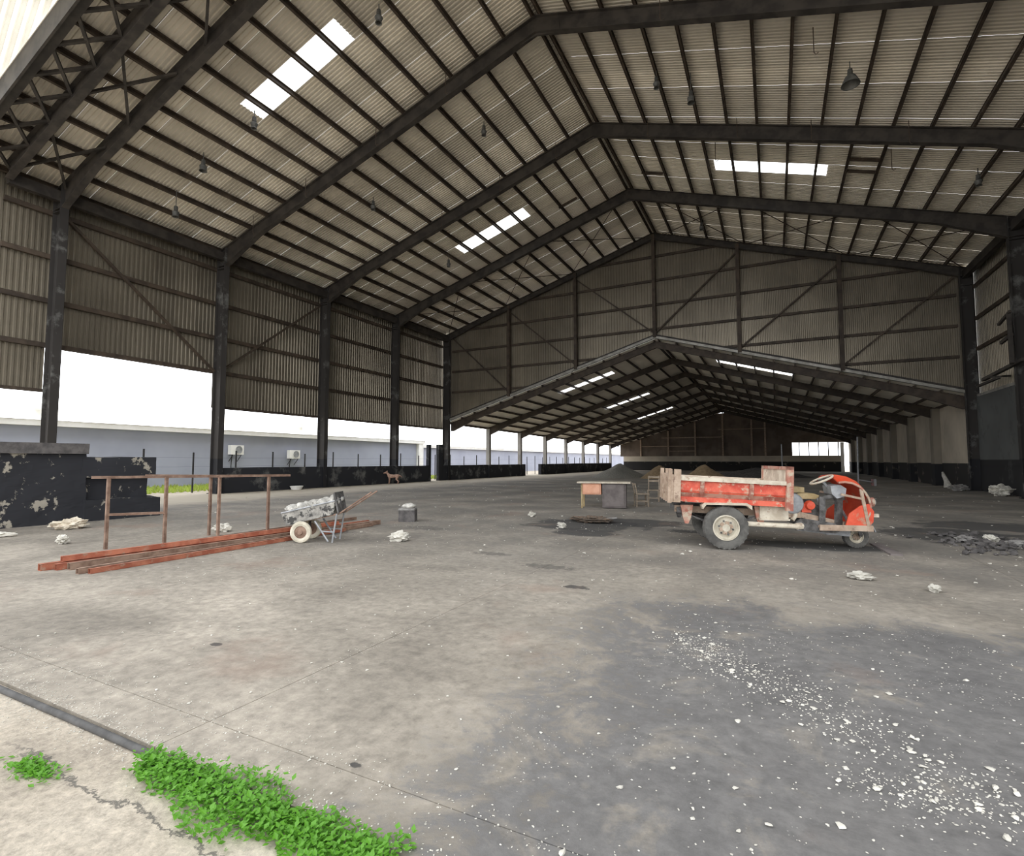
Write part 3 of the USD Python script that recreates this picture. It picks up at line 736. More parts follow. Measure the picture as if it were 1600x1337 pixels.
part(nb2, 'fascia', MB().box((-35.05, 43.2, 3.05), (-34.7, 140, 3.3)), WHITE)
for q in range(24):
    y0 = 43.2 + q * 4.0
    part(nb2, 'roof_sheet', corrugated((-34.6, y0, 3.35), (0, 1, 0), (-math.cos(.2), 0, math.sin(.2)), (0, 0, 1), 3.99, 8.2, pitch=.5, depth=.03), ROOFPALE)
part(nb2, 'wall_lamp', MB().tm(trimesh.creation.icosphere(2, .25).apply_translation((-34.75, 50.5, 2.75))), WHITE, smooth=True)

for (y, z, lab) in ((22.3, 2.3, 'white air conditioner unit on the blue wall, nearer the tall opening'), (26.9, 2.05, 'white air conditioner unit on the blue wall, beside the third steel frame')):
    ac = thing('air_conditioner', lab, 'air conditioner', (BX, y, z), group=None)
    part(ac, 'casing', MB().box((.12, -.46, -.3), (.44, .46, .32)), WHITE)
    part(ac, 'fan_grille', MB().lathe([(.235, 0), (.25, .02), (.22, .03), (.2, .01), (.06, .012), (.05, .03), (0, .03)], 24, 0, (.44, .1, .02)), ALU, smooth=30)
    for s in (-.3, .3):
        part(ac, 'bracket', MB().bar((0, s, -.32), (.42, s, -.32), .04, .04).bar((0, s, -.75), (.4, s, -.34), .03, .03), BLACK)
    part(ac, 'pipe', MB().tube([(.2, -.2, -.3), (.15, -.22, -.8), (.1, -.2, -1.5)], .03, 6), BLACK)

fe = thing('fence', 'thin black wire fence posts standing outside the left wall', 'fence')
for q in range(34):
    y = 11.6 + q * 2.35
    part(fe, 'post', MB().box((-26.53, y - .03, -.06), (-26.47, y + .03, 2.1 + .08 * math.sin(q * 2.3))), BLACK)
for z in (1.3, 1.75):
    part(fe, 'wire', MB().bar((-26.5, 11.6, z), (-26.5, 11.6 + 33 * 2.35, z), .006, .006), BLACK)


def blades(n, sampler, h, w, seed, lean=.5):
    g = np.random.default_rng(seed)
    p = sampler(g, n); a = g.uniform(0, 2 * np.pi, n); hh = h * g.uniform(.5, 1.2, n); ln = lean * hh * g.uniform(.2, 1, n)
    d = np.stack([np.cos(a), np.sin(a), 0 * a], 1); s = np.stack([-np.sin(a), np.cos(a), 0 * a], 1) * w
    up = np.array([0, 0, 1.0])
    v = np.stack([p - s, p + s, p + d * (ln * .4)[:, None] + up * (hh * .6)[:, None] + s * .7, p + d * ln[:, None] + up * hh[:, None], p + d * (ln * .4)[:, None] + up * (hh * .6)[:, None] - s * .7], 1).reshape(-1, 3)
    i = np.arange(n)[:, None] * 5
    f = np.vstack([i + [0, 1, 2], i + [0, 2, 4], i + [4, 2, 3]])
    return v, f


solo('grass_strip', blades(7000, lambda g, n: np.stack([g.uniform(-31.9, -27.2, n), g.uniform(6, 43, n), np.full(n, -.06)], 1), .28, .05, 4), LIME, 'lime green grass along the foot of the blue building', 'grass', None, 'stuff')

# ------------------------------------------------------------------ the broken black block wall, left foreground
bw = thing('broken_wall', 'thick broken black wall stub with peeled plaster, left of the pipe rack', 'wall stub', kind='structure')
def rough(mb, amp, seed, cell=.25):
    t = trimesh.Trimesh(*mb.get(), process=False); t = trimesh.Trimesh(t.vertices, t.faces)
    v, f = trimesh.remesh.subdivide_to_size(t.vertices, t.faces, cell)
    t = trimesh.Trimesh(v, f); 
    d = np.stack([meshkit.fbm(t.vertices * 1.8 + k * 31.7, 4, seed + k) - .5 for k in range(3)], 1)
    t.vertices = t.vertices + d * amp * 2
    return t.vertices, t.faces
part(bw, 'body', rough(MB().box((-17.2, 3.2, -.05), (-16.3, 7.2, 1.81)), .05, 1), BLOCKWALL)
part(bw, 'cap_slab', rough(MB().box((-17.3, 3.0, 1.78), (-16.2, 7.2, 2.05)), .015, 2), CONCRETE_DARK)
part(bw, 'beam_stub', rough(MB().box((-17.0, 7.1, 1.18), (-16.3, 8.93, 1.7)), .05, 3), BLOCKWALL)
part(bw, 'pier', rough(MB().box((-17.0, 7.1, -.05), (-16.45, 8.8, 1.2)), .06, 4), BLOCKWALL)
part(bw, 'footing', rough(MB().box((-17.1, 7.15, -.05), (-16.2, 9.05, .55)), .05, 6), BLOCKWALL)

# ------------------------------------------------------------------ three-wheeled truck
tk = thing('three_wheeled_truck', 'battered red three wheeled dump truck with open cab', 'truck', (-1.02, 10.84, 0), 16.5)
BT = rot((0, 1, 0), 2.6, (0, 0, 0))       # the bed leans back a little: its tail is higher
def bedmesh(mb, t=(0, 0, 0)):
    M = np.eye(4); M[:3, 3] = (1.0, 0, .80); D = np.eye(4); D[2, 3] = -.10
    return mb.move(D @ M @ BT @ np.linalg.inv(M))
def wheel(parent, x, y, r, w, hubside, tm_=RUBBER, rim_=TYRE_PALE, name='wheel'):
    tyre = MB().lathe([(r * .56, -w * .36), (r * .7, -w * .48), (r * .88, -w * .5), (r * .97, -w * .42), (r, -w * .2), (r, w * .2), (r * .97, w * .42), (r * .88, w * .5), (r * .7, w * .48), (r * .56, w * .36)], 40, 1, (x, y, r))
    for q in range(26):
        a = q / 26 * 2 * math.pi
        c, s = math.cos(a), math.sin(a)
        for sd in (-1, 1):
            tyre.bar((x + c * r * .985, y + sd * w * .10, r + s * r * .985), (x + c * r * .96, y + sd * w * .46, r + s * r * .96), .035, .022, up=(c, 0, s))
    wp = part(parent, name, tyre, tm_, smooth=30)
    o = hubside * w
    rim = MB().lathe([(r * .6, o * .38), (r * .585, o * .46), (r * .54, o * .46), (r * .51, o * .28), (r * .44, o * .2), (r * .36, o * .26), (r * .2, o * .3), (r * .17, o * .45), (0, o * .47)], 36, 1, (x, y, r))
    part(wp, 'rim', rim, rim_, smooth=30)
    part(wp, 'rim_back', MB().lathe([(r * .6, -o * .38), (r * .5, -o * .2), (0, -o * .2)], 30, 1, (x, y, r)), GREASE, smooth=30)
    hub = MB()
    for q in range(6):
        a = q / 6 * 2 * math.pi + .3
        hub.bar((x, y + o * .30, r), (x + math.cos(a) * r * .3, y + o * .31, r + math.sin(a) * r * .3), .06 * r / .4, .05, up=(0, 1, 0))
    part(wp, 'hub_star', hub, TAN)
    bolts = MB()
    for q in range(6):
        a = q / 6 * 2 * math.pi + .82
        bolts.tube([(x + math.cos(a) * r * .32, y + o * .24, r + math.sin(a) * r * .32), (x + math.cos(a) * r * .32, y + o * .34, r + math.sin(a) * r * .32)], .018 * r / .4, 6)
    part(wp, 'wheel_bolts', bolts, GREASE)
    return wp
wheel(tk, 0, -.62, .39, .20, -1, name='rear_wheel')
wheel(tk, 0, .62, .39, .20, 1, name='rear_wheel')
wheel(tk, 2.40, 0, .205, .12, -1, name='front_wheel')
part(tk, 'rear_axle', MB().tube([(0, -.5, .39), (0, .5, .39)], .06, 10).lathe([(0, -.16), (.15, -.1), (.17, 0), (.15, .1), (0, .16)], 16, 1, (0, 0, .39)), GREASE, smooth=30)
# chassis rails, cross members, leaf springs
for s in (-.36, .36):
    part(tk, 'chassis_rail', MB().bar((-.85, s, .70), (1.35, s, .62), .06, .12).bar((1.35, s, .62), (2.1, s * .7, .44), .06, .1), TAN if s < 0 else GREASE)
    sp = MB()
    for q in range(4):
        l = .62 - q * .12
        pts = [(-l, s * 1.25, .50 + .10 * (l / .62) ** 2 - q * .022), (-l / 2, s * 1.25, .45 + .04 * (l / .62) ** 2 - q * .022), (0, s * 1.25, .44 - q * .022), (l / 2, s * 1.25, .45 + .04 * (l / .62) ** 2 - q * .022), (l, s * 1.25, .50 + .1 * (l / .62) ** 2 - q * .022)]
        for a, b in zip(pts[:-1], pts[1:]):
            sp.bar(a, b, .06, .018)
    part(tk, 'leaf_spring', sp, GREASE)
    hg = MB()
    for x in (-.66, .62):
        hg.prism([(x - .10, .78), (x + .12, .78), (x + .08, .56), (x + .03, .44), (x - .03, .44), (x - .07, .58)], 1, s * 1.45 - .035, s * 1.45 + .035)
    part(tk, 'spring_hanger', hg, DUSTYRED if s < 0 else GREASE)
for x, z in ((-.78, .68), (.9, .62)):
    part(tk, 'cross_member', MB().bar((x, -.5, z), (x, .5, z), .08, .1), GREASE)
part(tk, 'side_pipe', MB().tube([(.35, -.56, .46), (1.25, -.56, .43)], .045, 10).tube([(1.22, -.56, .43), (1.32, -.5, .43)], .06, 8), CREAMPAINT, smooth=30, label='pale pipe along the side of the truck')
# dump bed
L0, L1 = -.90, 1.04
prof = [(.70, 1.33), (.76, 1.33), (.76, 1.265), (.725, 1.265), (.725, 1.08), (.645, .965), (.69, .965), (.69, .875), (.62, .875), (.62, .955), (.69, 1.08), (.70, 1.265)]
for s in (-1, 1):
    pr_ = [(s * a, b) for a, b in prof]
    bs = part(tk, 'bed_side', bedmesh(MB().prism(pr_, 0, L0, L1)), RED)
    part(bs, 'top_rail', bedmesh(MB().box((L0, s * .695, 1.262), (L1, s * .772, 1.335))), CREAMPAINT, label='chalky cream top rail')
    part(bs, 'lower_fold', bedmesh(MB().prism([(s * .728, 1.085), (s * .648, .968), (s * .638, .968), (s * .718, 1.085)], 0, L0 + .05, L1 - .02)), DUSTYRED)
    rb = MB()
    for x in (-.42, .42):
        rb.prism([(s * .728, 1.262), (s * .758, 1.262), (s * .75, 1.07), (s * .67, .96), (s * .65, .96), (s * .725, 1.08)], 0, x - .035, x + .035)
    part(bs, 'stiffener', bedmesh(rb), DUSTYRED)
part(tk, 'bed_floor', bedmesh(MB().box((L0, -.66, .88), (L1, .66, .92))), DUSTYRED)
tg = part(tk, 'tailgate', bedmesh(MB().box((L0 - .07, -.76, .86), (L0 - .01, .76, 1.36))), TAN)
tp = MB()
for y in (-.70, -.35, 0, .35, .70):
    tp.box((L0 - .12, y - .05, .84), (L0 - .05, y + .05, 1.46 if abs(y) > .6 else 1.36))
part(tg, 'tailgate_post', bedmesh(tp), TAN)
for s in (-1, 1):
    part(tg, 'corner_post', bedmesh(MB().box((L0 - .02, s * .69, .86), (L0 + .10, s * .785, 1.46))), TAN)
hb = part(tk, 'headboard', bedmesh(MB().box((L1 - .03, -.75, .88), (L1 + .03, .75, 1.58))), CREAMPAINT)
part(hb, 'headboard_frame', bedmesh(MB().box((L1 - .05, -.79, .82), (L1 + .06, -.70, 1.60)).box((L1 - .05, .70, .82), (L1 + .06, .79, 1.60)).box((L1 - .05, -.79, 1.54), (L1 + .06, .79, 1.60))), DUSTYRED)
part(tk, 'tool_box', MB().box((.60, -.60, .56), (1.08, -.34, .80)).box((.58, -.62, .53), (1.10, -.32, .56)), CREAMPAINT)
part(tk, 'mudguard', MB().prism([(-.40, .72), (-.34, .80), (.34, .80), (.44, .72), (.44, .79), (.36, .84), (-.36, .84), (-.42, .79)], 1, -.74, -.52), CREAMPAINT)
# engine
en = part(tk, 'engine', MB().box((1.22, -.28, .46), (1.72, .22, .78)).box((1.30, -.2, .78), (1.6, .16, .92)), GREASE)
part(en, 'fuel_tank', MB().prism([(1.30, .90), (1.34, .98), (1.40, 1.0), (1.62, 1.0), (1.70, .97), (1.72, .90)], 1, -.30, .20), OCHRE)
part(en, 'flywheel', MB().lathe([(0, -.05), (.05, -.06), (.17, -.05), (.19, -.03), (.19, .03), (0, .04)], 24, 1, (1.22, -.36, .82)), ALU, smooth=30)
part(en, 'radiator_hopper', MB().box((1.38, -.36, .66), (1.54, -.25, .82)).lathe([(0, -.09), (.07, -.08), (.09, 0), (.07, .08), (0, .09)], 14, 1, (1.52, -.34, .79)), REDCLEAN, smooth=30)
part(en, 'exhaust', MB().tube([(1.3, -.3, .70), (1.26, -.38, .60), (1.20, -.4, .52)], .04, 8), CREAMPAINT, smooth=30)
part(en, 'belt_guard', MB().prism([(1.20, .44), (1.34, .56), (1.9, .48), (2.05, .38), (1.9, .30), (1.4, .34)], 1, -.42, -.34), GREASE)
part(tk, 'seat', MB().tm(trimesh.creation.box((.34, .5, .1)).apply_translation((1.32, .05, 1.06))), OCHRE)
part(tk, 'seat_post', MB().box((1.22, -.15, .9), (1.4, .2, 1.02)), GREASE)
# cab floor, uprights, steering
part(tk, 'cab_floor', MB().box((1.62, -.5, .40), (2.48, .5, .44)).box((1.62, -.52, .36), (2.48, -.48, .46)), TAN)
part(tk, 'front_frame', MB().bar((1.30, -.30, .40), (2.2, -.22, .30), .10, .14).bar((1.5, -.34, .52), (1.62, -.34, .36), .06, .08).box((1.8, -.3, .26), (2.2, .2, .36)), ALU)
up = MB()
up.bar((1.70, -.38, .42), (1.72, -.38, .95), .05, .1).bar((2.0, -.3, .42), (2.04, -.28, 1.0), .06, .13).bar((1.72, -.38, .93), (2.04, -.28, .98), .05, .06)
part(tk, 'upright', up, GREASE)
part(tk, 'pedal_lever', MB().tube([(1.76, -.3, .44), (1.70, -.32, .78), (1.66, -.33, .92)], .016, 6), ALU)
part(tk, 'instrument_panel', MB().prism([(1.86, 1.14), (2.02, 1.17), (2.12, 1.10), (2.10, .96), (1.96, .92), (1.88, 1.0)], 1, -.40, -.04), ALU)
part(tk, 'steering_column', MB().tube([(1.80, -.22, 1.22), (1.92, -.22, 1.06), (2.25, -.1, .48)], .026, 8), ALU, smooth=30)
swm = trimesh.creation.torus(.195, .019, 32, 10)
M = rot((0, 1, 0), -24, (1.78, -.22, 1.25))
sw = part(tk, 'steering_wheel', MB().tm(swm).move(M), CREAMPAINT, smooth=True, label='pale worn steering wheel')
part(sw, 'spokes', MB().bar((-.18, 0, -.01), (.18, 0, -.01), .03, .012).bar((0, 0, -.01), (0, .18, -.01), .03, .012).lathe([(0, .012), (.04, .01), (.045, -.03), (0, -.03)], 12).move(M), GREASE)
# front fairing: a curved shell from the dash over the nose to the wheel
outer = [(1.93, 1.33), (2.06, 1.345), (2.22, 1.32), (2.36, 1.245), (2.47, 1.12), (2.55, .97), (2.58, .82), (2.56, .66), (2.50, .50), (2.42, .38)]
v, f = [], []
ny = 13
for i, (x, z) in enumerate(outer):
    t = i / (len(outer) - 1)
    hw = .50 * (1 - .10 * t)
    for j in range(ny):
        u = j / (ny - 1) * 2 - 1
        bulge = (1 - abs(u) ** 2.6)
        cx, cz = 2.05, .72
        dx, dz = x - cx, z - cz
        k = .80 + .20 * bulge
        v.append((cx + dx * k, u * hw, cz + dz * k))
m = len(outer)
for i in range(m - 1):
    for j in range(ny - 1):
        a = i * ny + j
        f.append((a, a + ny, a + ny + 1, a + 1))
v = np.array(v); f = np.array(f)
tri = np.vstack([f[:, [0, 1, 2]], f[:, [0, 2, 3]]])
v2 = v.copy(); v2 -= (v - np.array([2.05, 0, .72])) * .035
nv = len(v)
edge = [j for j in range(ny)] 
rim_f = []
loop = [j for j in range(ny)] + [i * ny + ny - 1 for i in range(1, m)] + [(m - 1) * ny + j for j in range(ny - 2, -1, -1)] + [i * ny for i in range(m - 2, 0, -1)]
for a, b in zip(loop, loop[1:] + loop[:1]):
    rim_f += [(a, b, nv + b), (a, nv + b, nv + a)]
fa = part(tk, 'front_fairing', (np.vstack([v, v2]), np.vstack([tri, tri[:, ::-1] + nv, np.array(rim_f)])), REDCLEAN, smooth=40)
lip = MB()
for s in (0, ny - 1):
    lip.tube([v[i * ny + s] for i in range(m)], .022, 7)
part(fa, 'edge_bead', lip, DUSTYRED, smooth=True)
for s in (-1, 1):
    part(fa, 'side_panel', MB().prism([(2.06, .46), (2.42, .42), (2.50, .52), (2.52, .70), (2.44, .84), (2.30, .80), (2.12, .66)], 1, s * .46 - .015, s * .46 + .015), REDCLEAN)
    part(fa, 'panel_brace', MB().bar((2.32, s * .475, 1.10), (2.42, s * .475, .44), .03, .05).bar((2.0, s * .47, 1.0), (2.36, s * .47, .92), .03, .04), TAN)
hl = part(tk, 'headlamp', MB().lathe([(0, -.08), (.07, -.06), (.085, .03), (.08, .04), (0, .045)], 20, 0, (2.55, -.30, .86)), DUSTYRED, smooth=30)
part(hl, 'lens', MB().lathe([(.07, .042), (.05, .06), (0, .068)], 20, 0, (2.55, -.30, .86)), WHITE, smooth=True)
part(tk, 'indicator', MB().box((2.50, -.42, .60), (2.62, -.36, .66)), CREAMPAINT)
part(tk, 'mirror', MB().tube([(2.3, -.46, 1.26), (2.5, -.55, 1.22)], .012, 6).box((2.48, -.60, 1.16), (2.52, -.50, 1.28)), BLACK)
part(tk, 'front_fork', MB().bar((2.45, -.11, .23), (2.38, -.11, .52), .03, .06).bar((2.45, .11, .23), (2.38, .11, .52), .03, .06).bar((2.38, -.14, .5), (2.38, .14, .5), .08, .06).tube([(2.45, -.12, .23), (2.45, .12, .23)], .02, 8), GREASE)
part(tk, 'front_mudguard', MB().prism([(2.45 + .265 * math.cos(a), .25 + .265 * math.sin(a)) for a in np.linspace(.2, 2.9, 9)] + [(2.45 + .25 * math.cos(a), .25 + .25 * math.sin(a)) for a in np.linspace(2.9, .2, 9)], 1, -.1, .1), ALU)

# ------------------------------------------------------------------ hand cart with its load
hc = thing('hand_cart', 'two wheeled metal hand cart loaded with dirty white rubble', 'cart', (-8.42, 7.50, 0), 27)
TILT = rot((0, 1, 0), -13, (0, 0, .40))
tray = MB()
tray.prism([(-.30, 0), (.62, 0), (.74, .26), (-.36, .26)], 1, -.24, -.225).prism([(-.30, 0), (.62, 0), (.74, .26), (-.36, .26)], 1, .225, .24)
tray.box((-.30, -.24, 0), (.62, .24, .015)).bar((-.30, 0, 0), (-.36, 0, .26), .48, .015, up=(1, 0, 0)).bar((.62, 0, 0), (.74, 0, .30), .48, .015, up=(1, 0, 0))
part(hc, 'tray', tray.move(TILT), CHIPPED)
part(hc, 'tray_rim', MB().tube([(-.36, -.24, .26), (.74, -.24, .26)], .016, 6).tube([(-.36, .24, .26), (.74, .24, .26)], .016, 6).tube([(.74, -.24, .26), (.74, .24, .30)], .016, 6).move(TILT), ALU)
part(hc, 'back_board', MB().box((.72, -.26, .0), (.75, .26, .42)).move(TILT), GREASE)
for s in (-.27, .27):
    wb = MB().lathe([(.12, -.03), (.16, -.045), (.20, -.035), (.21, 0), (.20, .035), (.16, .045), (.12, .03)], 28, 1, (0, s, .21))
    wp = part(hc, 'wheel', wb, TYRE_PALE, smooth=30)
    part(wp, 'hub', MB().lathe([(.125, -.02), (.05, -.03), (.045, -.06), (0, -.06)], 16, 1, (0, s, .21)).lathe([(.125, .02), (.05, .03), (.045, .06), (0, .06)], 16, 1, (0, s, .21)), RUST_BROWN, smooth=30)
    part(hc, 'leg', MB().tube([(.25, s * .85, .42), (.52, s * .85, .02)], .018, 6).tube([(.68, s * .85, .56), (.60, s * .85, .0)], .018, 6).tube([(.38, s * .85, .22), (.63, s * .85, .2)], .014, 6), ALU)
    part(hc, 'handle', MB().tube([(-.25, s * .8, .36), (.72, s * .8, .56), (1.35, s * .8, .98)], .017, 6), RUST_BROWN)
part(hc, 'axle', MB().tube([(0, -.27, .21), (0, .27, .21)], .018, 8).bar((0, -.18, .21), (0, -.18, .42), .04, .04).bar((0, .18, .21), (0, .18, .42), .04, .04), GREASE)
k = 0
cl, sl_ = math.cos(math.radians(27)), math.sin(math.radians(27))
for ix in range(5):
    for iy in range(2):
        lx, ly = -.24 + ix * .20, -.11 + iy * .22
        lz = .615 + lx * .23
        solo('rubble_lump', blob(40 + k, .125, (1.1, .95, .85), 2, .55, 1.9), SACK, 'dirty white rubble lump in the hand cart, ' + ['at the wheel end', 'second from the wheel end', 'in the middle', 'second from the handle end', 'at the handle end'][ix] + [', near row', ', far row'][iy], 'rubble', 'white rubble lumps in the hand cart', None, 40,
             (-8.42 + lx * cl - ly * sl_, 7.50 + lx * sl_ + ly * cl, lz - .03), 40 * k)
        k += 1

# ------------------------------------------------------------------ pipe rack and steel tubes
rk = thing('pipe_rack', 'rusty brown welded tube rack standing beside the black wall', 'rack')
for (a, b) in (((-10.86, 5.15), 1.29), ((-10.52, 5.97), 1.28), ((-10.9, 7.10), 1.27), ((-10.45, 7.0), 1.27), ((-9.95, 7.80), 1.26)):
    part(rk, 'leg', MB().box((a[0] - .025, a[1] - .025, 0), (a[0] + .025, a[1] + .025, b)), RUST_BROWN)
part(rk, 'top_rail', MB().bar((-10.95, 4.92, 1.30), (-9.82, 8.25, 1.27), .05, .05), RUST_BROWN)
part(rk, 'top_rail', MB().bar((-11.3, 6.0, 1.30), (-10.9, 7.12, 1.27), .05, .05).bar((-10.9, 7.1, 1.27), (-10.4, 7.0, 1.27), .05, .05), RUST_BROWN)
part(rk, 'lower_rail', MB().bar((-10.86, 5.15, .62), (-10.52, 5.97, .60), .045, .045), RUST_BROWN)
tubes = [((-9.60, 3.72), (-9.24, 9.6), .10, .0, RUST), ((-9.44, 3.85), (-9.12, 9.2), .09, .0, RUST), ((-9.30, 3.95), (-8.99, 10.3), .10, .0, RUST_BROWN), ((-9.52, 3.95), (-9.18, 9.1), .08, .1, RUST),
         ((-8.85, 3.86), (-8.86, 9.9), .08, .0, RUST_BROWN), ((-8.72, 3.95), (-8.77, 8.9), .07, .0, RUST), ((-9.75, 4.3), (-9.35, 10.3), .08, .0, RUST), ((-10.15, 4.9), (-10.25, 10.8), .07, .0, RUST_BROWN)]
tl = ['red steel tube at the far edge of the floor bundle', 'red steel tube second from the far edge of the floor bundle', 'brown rusty tube in the middle of the floor bundle', 'red tube lying on top of the floor bundle',
      'brown tube at the near side of the floor bundle, beside a red one', 'red tube nearest the camera in the floor bundle', 'thin red tube lying loose behind the bundle', 'thin brown tube lying under the pipe rack']
for (a, b, s, z, m), lab in zip(tubes, tl):
    mb = MB()
    pa, pb = np.array([*a, z + s / 2]), np.array([*b, z + s / 2 + .004])
    d = (pb - pa) / np.linalg.norm(pb - pa); sd = np.cross(d, (0, 0, 1)); w = .006
    for o, ww, hh in ((sd * (s / 2 - w / 2), w, s), (-sd * (s / 2 - w / 2), w, s), (np.array([0, 0, s / 2 - w / 2]), s, w), (np.array([0, 0, -s / 2 + w / 2]), s, w)):
        mb.bar(pa + o, pb + o, ww, hh)
    solo('steel_tube', mb, m, lab, 'tube')

# ------------------------------------------------------------------ mid-floor things
cb = thing('concrete_block', 'dark concrete block with a grey bag on top, on the open floor', 'block', (-8.75, 11.15, 0), 27)
part(cb, 'block', MB().tm(trimesh.creation.box((.42, .40, .30)).apply_translation((0, 0, .15))), CONCRETE_DARK)
part(cb, 'top_slab', MB().box((-.215, -.205, .30), (.205, .2, .345)), CONCRETE)
bagv, bagf = blob(12, .17, (1.05, .9, .45), 2, .25)
solo('cement_bag', (bagv, bagf), SACK, 'grey white cement bag lying on the dark concrete block', 'bag', None, None, True, (-8.75, 11.17, .335), 20)

dk = thing('desk', 'old wooden desk with a faded orange drawer front', 'desk', (-5.25, 17.35, 0), 12)
part(dk, 'top', MB().tm(trimesh.creation.box((1.78, .75, .05)).apply_translation((0, 0, .86))), CREAMPAINT)
part(dk, 'drawer_unit', MB().box((-.72, -.30, .46), (-.08, .32, .835)), PEACH)
part(dk, 'cabinet', MB().box((-.04, -.31, .03), (.74, .32, .835)), GREYWOOD)
part(dk, 'cabinet_door', MB().box((.02, -.335, .08), (.68, -.312, .80)), GREYWOOD)
part(dk, 'drawer', MB().box((-.68, -.325, .50), (-.12, -.302, .80)), PEACH)
for s in (-.27, .28):
    part(dk, 'leg', MB().box((-.76, s - .03, 0), (-.70, s + .03, .835)), OCHRE)


def chair(loc, rz, h, label, back_slats):
    c = thing('wooden_chair', label, 'chair', loc, rz)
    for x in (-.2, .2):
        part(c, 'leg', MB().bar((x, -.2, 0), (x * .96, -.19, .44), .04, .04), WOOD)
        part(c, 'leg', MB().bar((x, .2, 0), (x, .19, .44), .04, .04).bar((x, .19, .44), (x, .26, h), .04, .04), WOOD)
    part(c, 'seat', MB().box((-.23, -.23, .43), (.23, .22, .46)), WOOD)
    part(c, 'stretcher', MB().bar((-.2, -.2, .2), (-.2, .2, .2), .025, .03).bar((.2, -.2, .2), (.2, .2, .2), .025, .03).bar((-.2, -.2, .14), (.2, -.2, .14), .03, .03), WOOD)
    for q in range(back_slats):
        z = h - .05 - q * .16
        part(c, 'back_slat', MB().bar((-.2, .19 + .07 * (z - .44) / (h - .44), z), (.2, .19 + .07 * (z - .44) / (h - .44), z), .02, .07), WOOD)
    return c


chair((-4.22, 18.35, 0), 115, .82, 'broken wooden chair leaning sideways beside the desk', 1)
chair((-4.32, 20.9, 0), 8, 1.0, 'ladder back wooden chair behind the truck tailgate', 2)

av, af = blob(21, .36, (1.3, .8, .2), 4, .9, 4)
solo('ash_heap', (av, af), ASH, 'low burnt ash heap on the black oil stain', 'ash heap', None, 'stuff', True, (-4.35, 13.1, 0))
solo('charred_plank', MB().bar((0, 0, .05), (.95, .1, .13), .12, .03), CONCRETE, 'charred plank sticking out of the ash heap', 'plank', None, None, False, (-4.6, 13.0, .0), 12)
solo('plank', MB().box((-.62, -.09, 0), (.62, .09, .03)), GREYWOOD, 'short grey plank on the floor before the truck front wheel', 'plank', None, None, False, (1.72, 11.45, 0), -84)
solo('prop_pole', MB().tube([(0, 0, 0), (.05, .02, 3.3)], .05, 8), ALU, 'thin grey prop pole behind the truck cab', 'pole', None, None, True, (5.2, 43.9, 0))
solo('prop_pole', MB().tube([(0, 0, 0), (-.03, .02, 2.9)], .045, 8), ALU, 'thin grey prop pole behind the truck headboard', 'pole', None, None, True, (.5, 46.0, 0))

# lamps under the purlins
def lamp(x, y, drop, label, r=.24):
    z = zroof(x) - .2
    l = thing('bay_lamp', label, 'lamp', (x, y, z))
    part(l, 'rod', MB().tube([(0, 0, 0), (0, 0, -drop)], .018, 6), LAMPGREY)
    part(l, 'housing', MB().lathe([(0, .2), (.07, .19), (.08, .02), (.05, 0)], 14, 2, (0, 0, -drop - .15)), LAMPGREY, smooth=30)
    r *= .62
    part(l, 'reflector', MB().lathe([(.05, 0), (.12 + r * .12, -.08), (r * .9, -.18 - r * .3), (r, -.2 - r * .5), (r + .012, -.22 - r * .5), (r - .02, -.21 - r * .5), (.1, -.08), (.04, -.02)], 20, 2, (0, 0, -drop - .13)), LAMPGREY, smooth=30)


lamp(-22.0, 12.4, .75, 'cone lamp on a long rod over the left eave, first bay', .2)
lamp(-19.6, 12.0, .35, 'cone lamp lower left of the big skylight', .22)
lamp(-16.8, 12.1, .3, 'small lamp at the corner of the big skylight', .16)
lamp(-11.0, 12.2, .25, 'small lamp near the ridge above the big skylight', .16)
lamp(-10.9, 18.8, .25, 'small lamp on the left slope of the second bay, near the ridge', .15)
lamp(-17.1, 18.8, .25, 'small lamp on the left slope of the second bay, near the eave', .16)
lamp(-17.6, 26.1, .35, 'small lamp just left of the smaller skylight', .17)
lamp(-3.6, 19.2, .3, 'small lamp on the right slope beside the ridge', .16)
lamp(-2.4, 19.4, .75, 'lamp on a wire under the right slope', .2)
lamp(2.5, 19.1, .3, 'large dark cone lamp under the right slope', .42)
lamp(-3.6, 32.7, .3, 'small dark lamp in the bay before the gable', .2)
lamp(7.3, 25.4, .3, 'small lamp by the right eave', .16)

# hooks on short rods along the frames
for k, (x, y) in enumerate([(-21.5, 15.6), (-18.2, 15.7), (-14.2, 15.7), (-10.8, 15.7), (-15.5, 22.3), (-12.0, 22.3), (-9.0, 22.4), (-4.6, 22.3), (-1.0, 22.2), (1.6, 22.3), (4.6, 22.3), (-2.0, 24.1), (.8, 24.0), (4.4, 24.2), (-2.8, 15.7), (1.4, 17.5)]):
    z = zroof(x) - .2
    side = 'left' if x < XC else 'right'
    run = abs(x - XC) / (16.9 if x < XC else 16.5)
    t = thing('hanger_rod', f'hanger rod, {side} roof slope, {["by the ridge", "upper part", "just above mid slope", "just below mid slope", "lower part", "by the eave"][min(5, int(run * 6))]}, '
              + ('before the second frame' if y < 16.1 else 'early second bay' if y < 20 else 'before the third frame' if y < 22.7 else 'in the bay of the right skylight'), 'rod', (x, y, z), group='hanger rods under the roof purlins')
    part(t, 'rod', MB().tube([(0, 0, .0), (0, 0, -.8)], .014, 5), STEEL_BROWN)
    part(t, 'hook', MB().tube([(0, 0, -.8), (.05, 0, -.88), (.12, 0, -.84)], .014, 5), STEEL_BROWN)

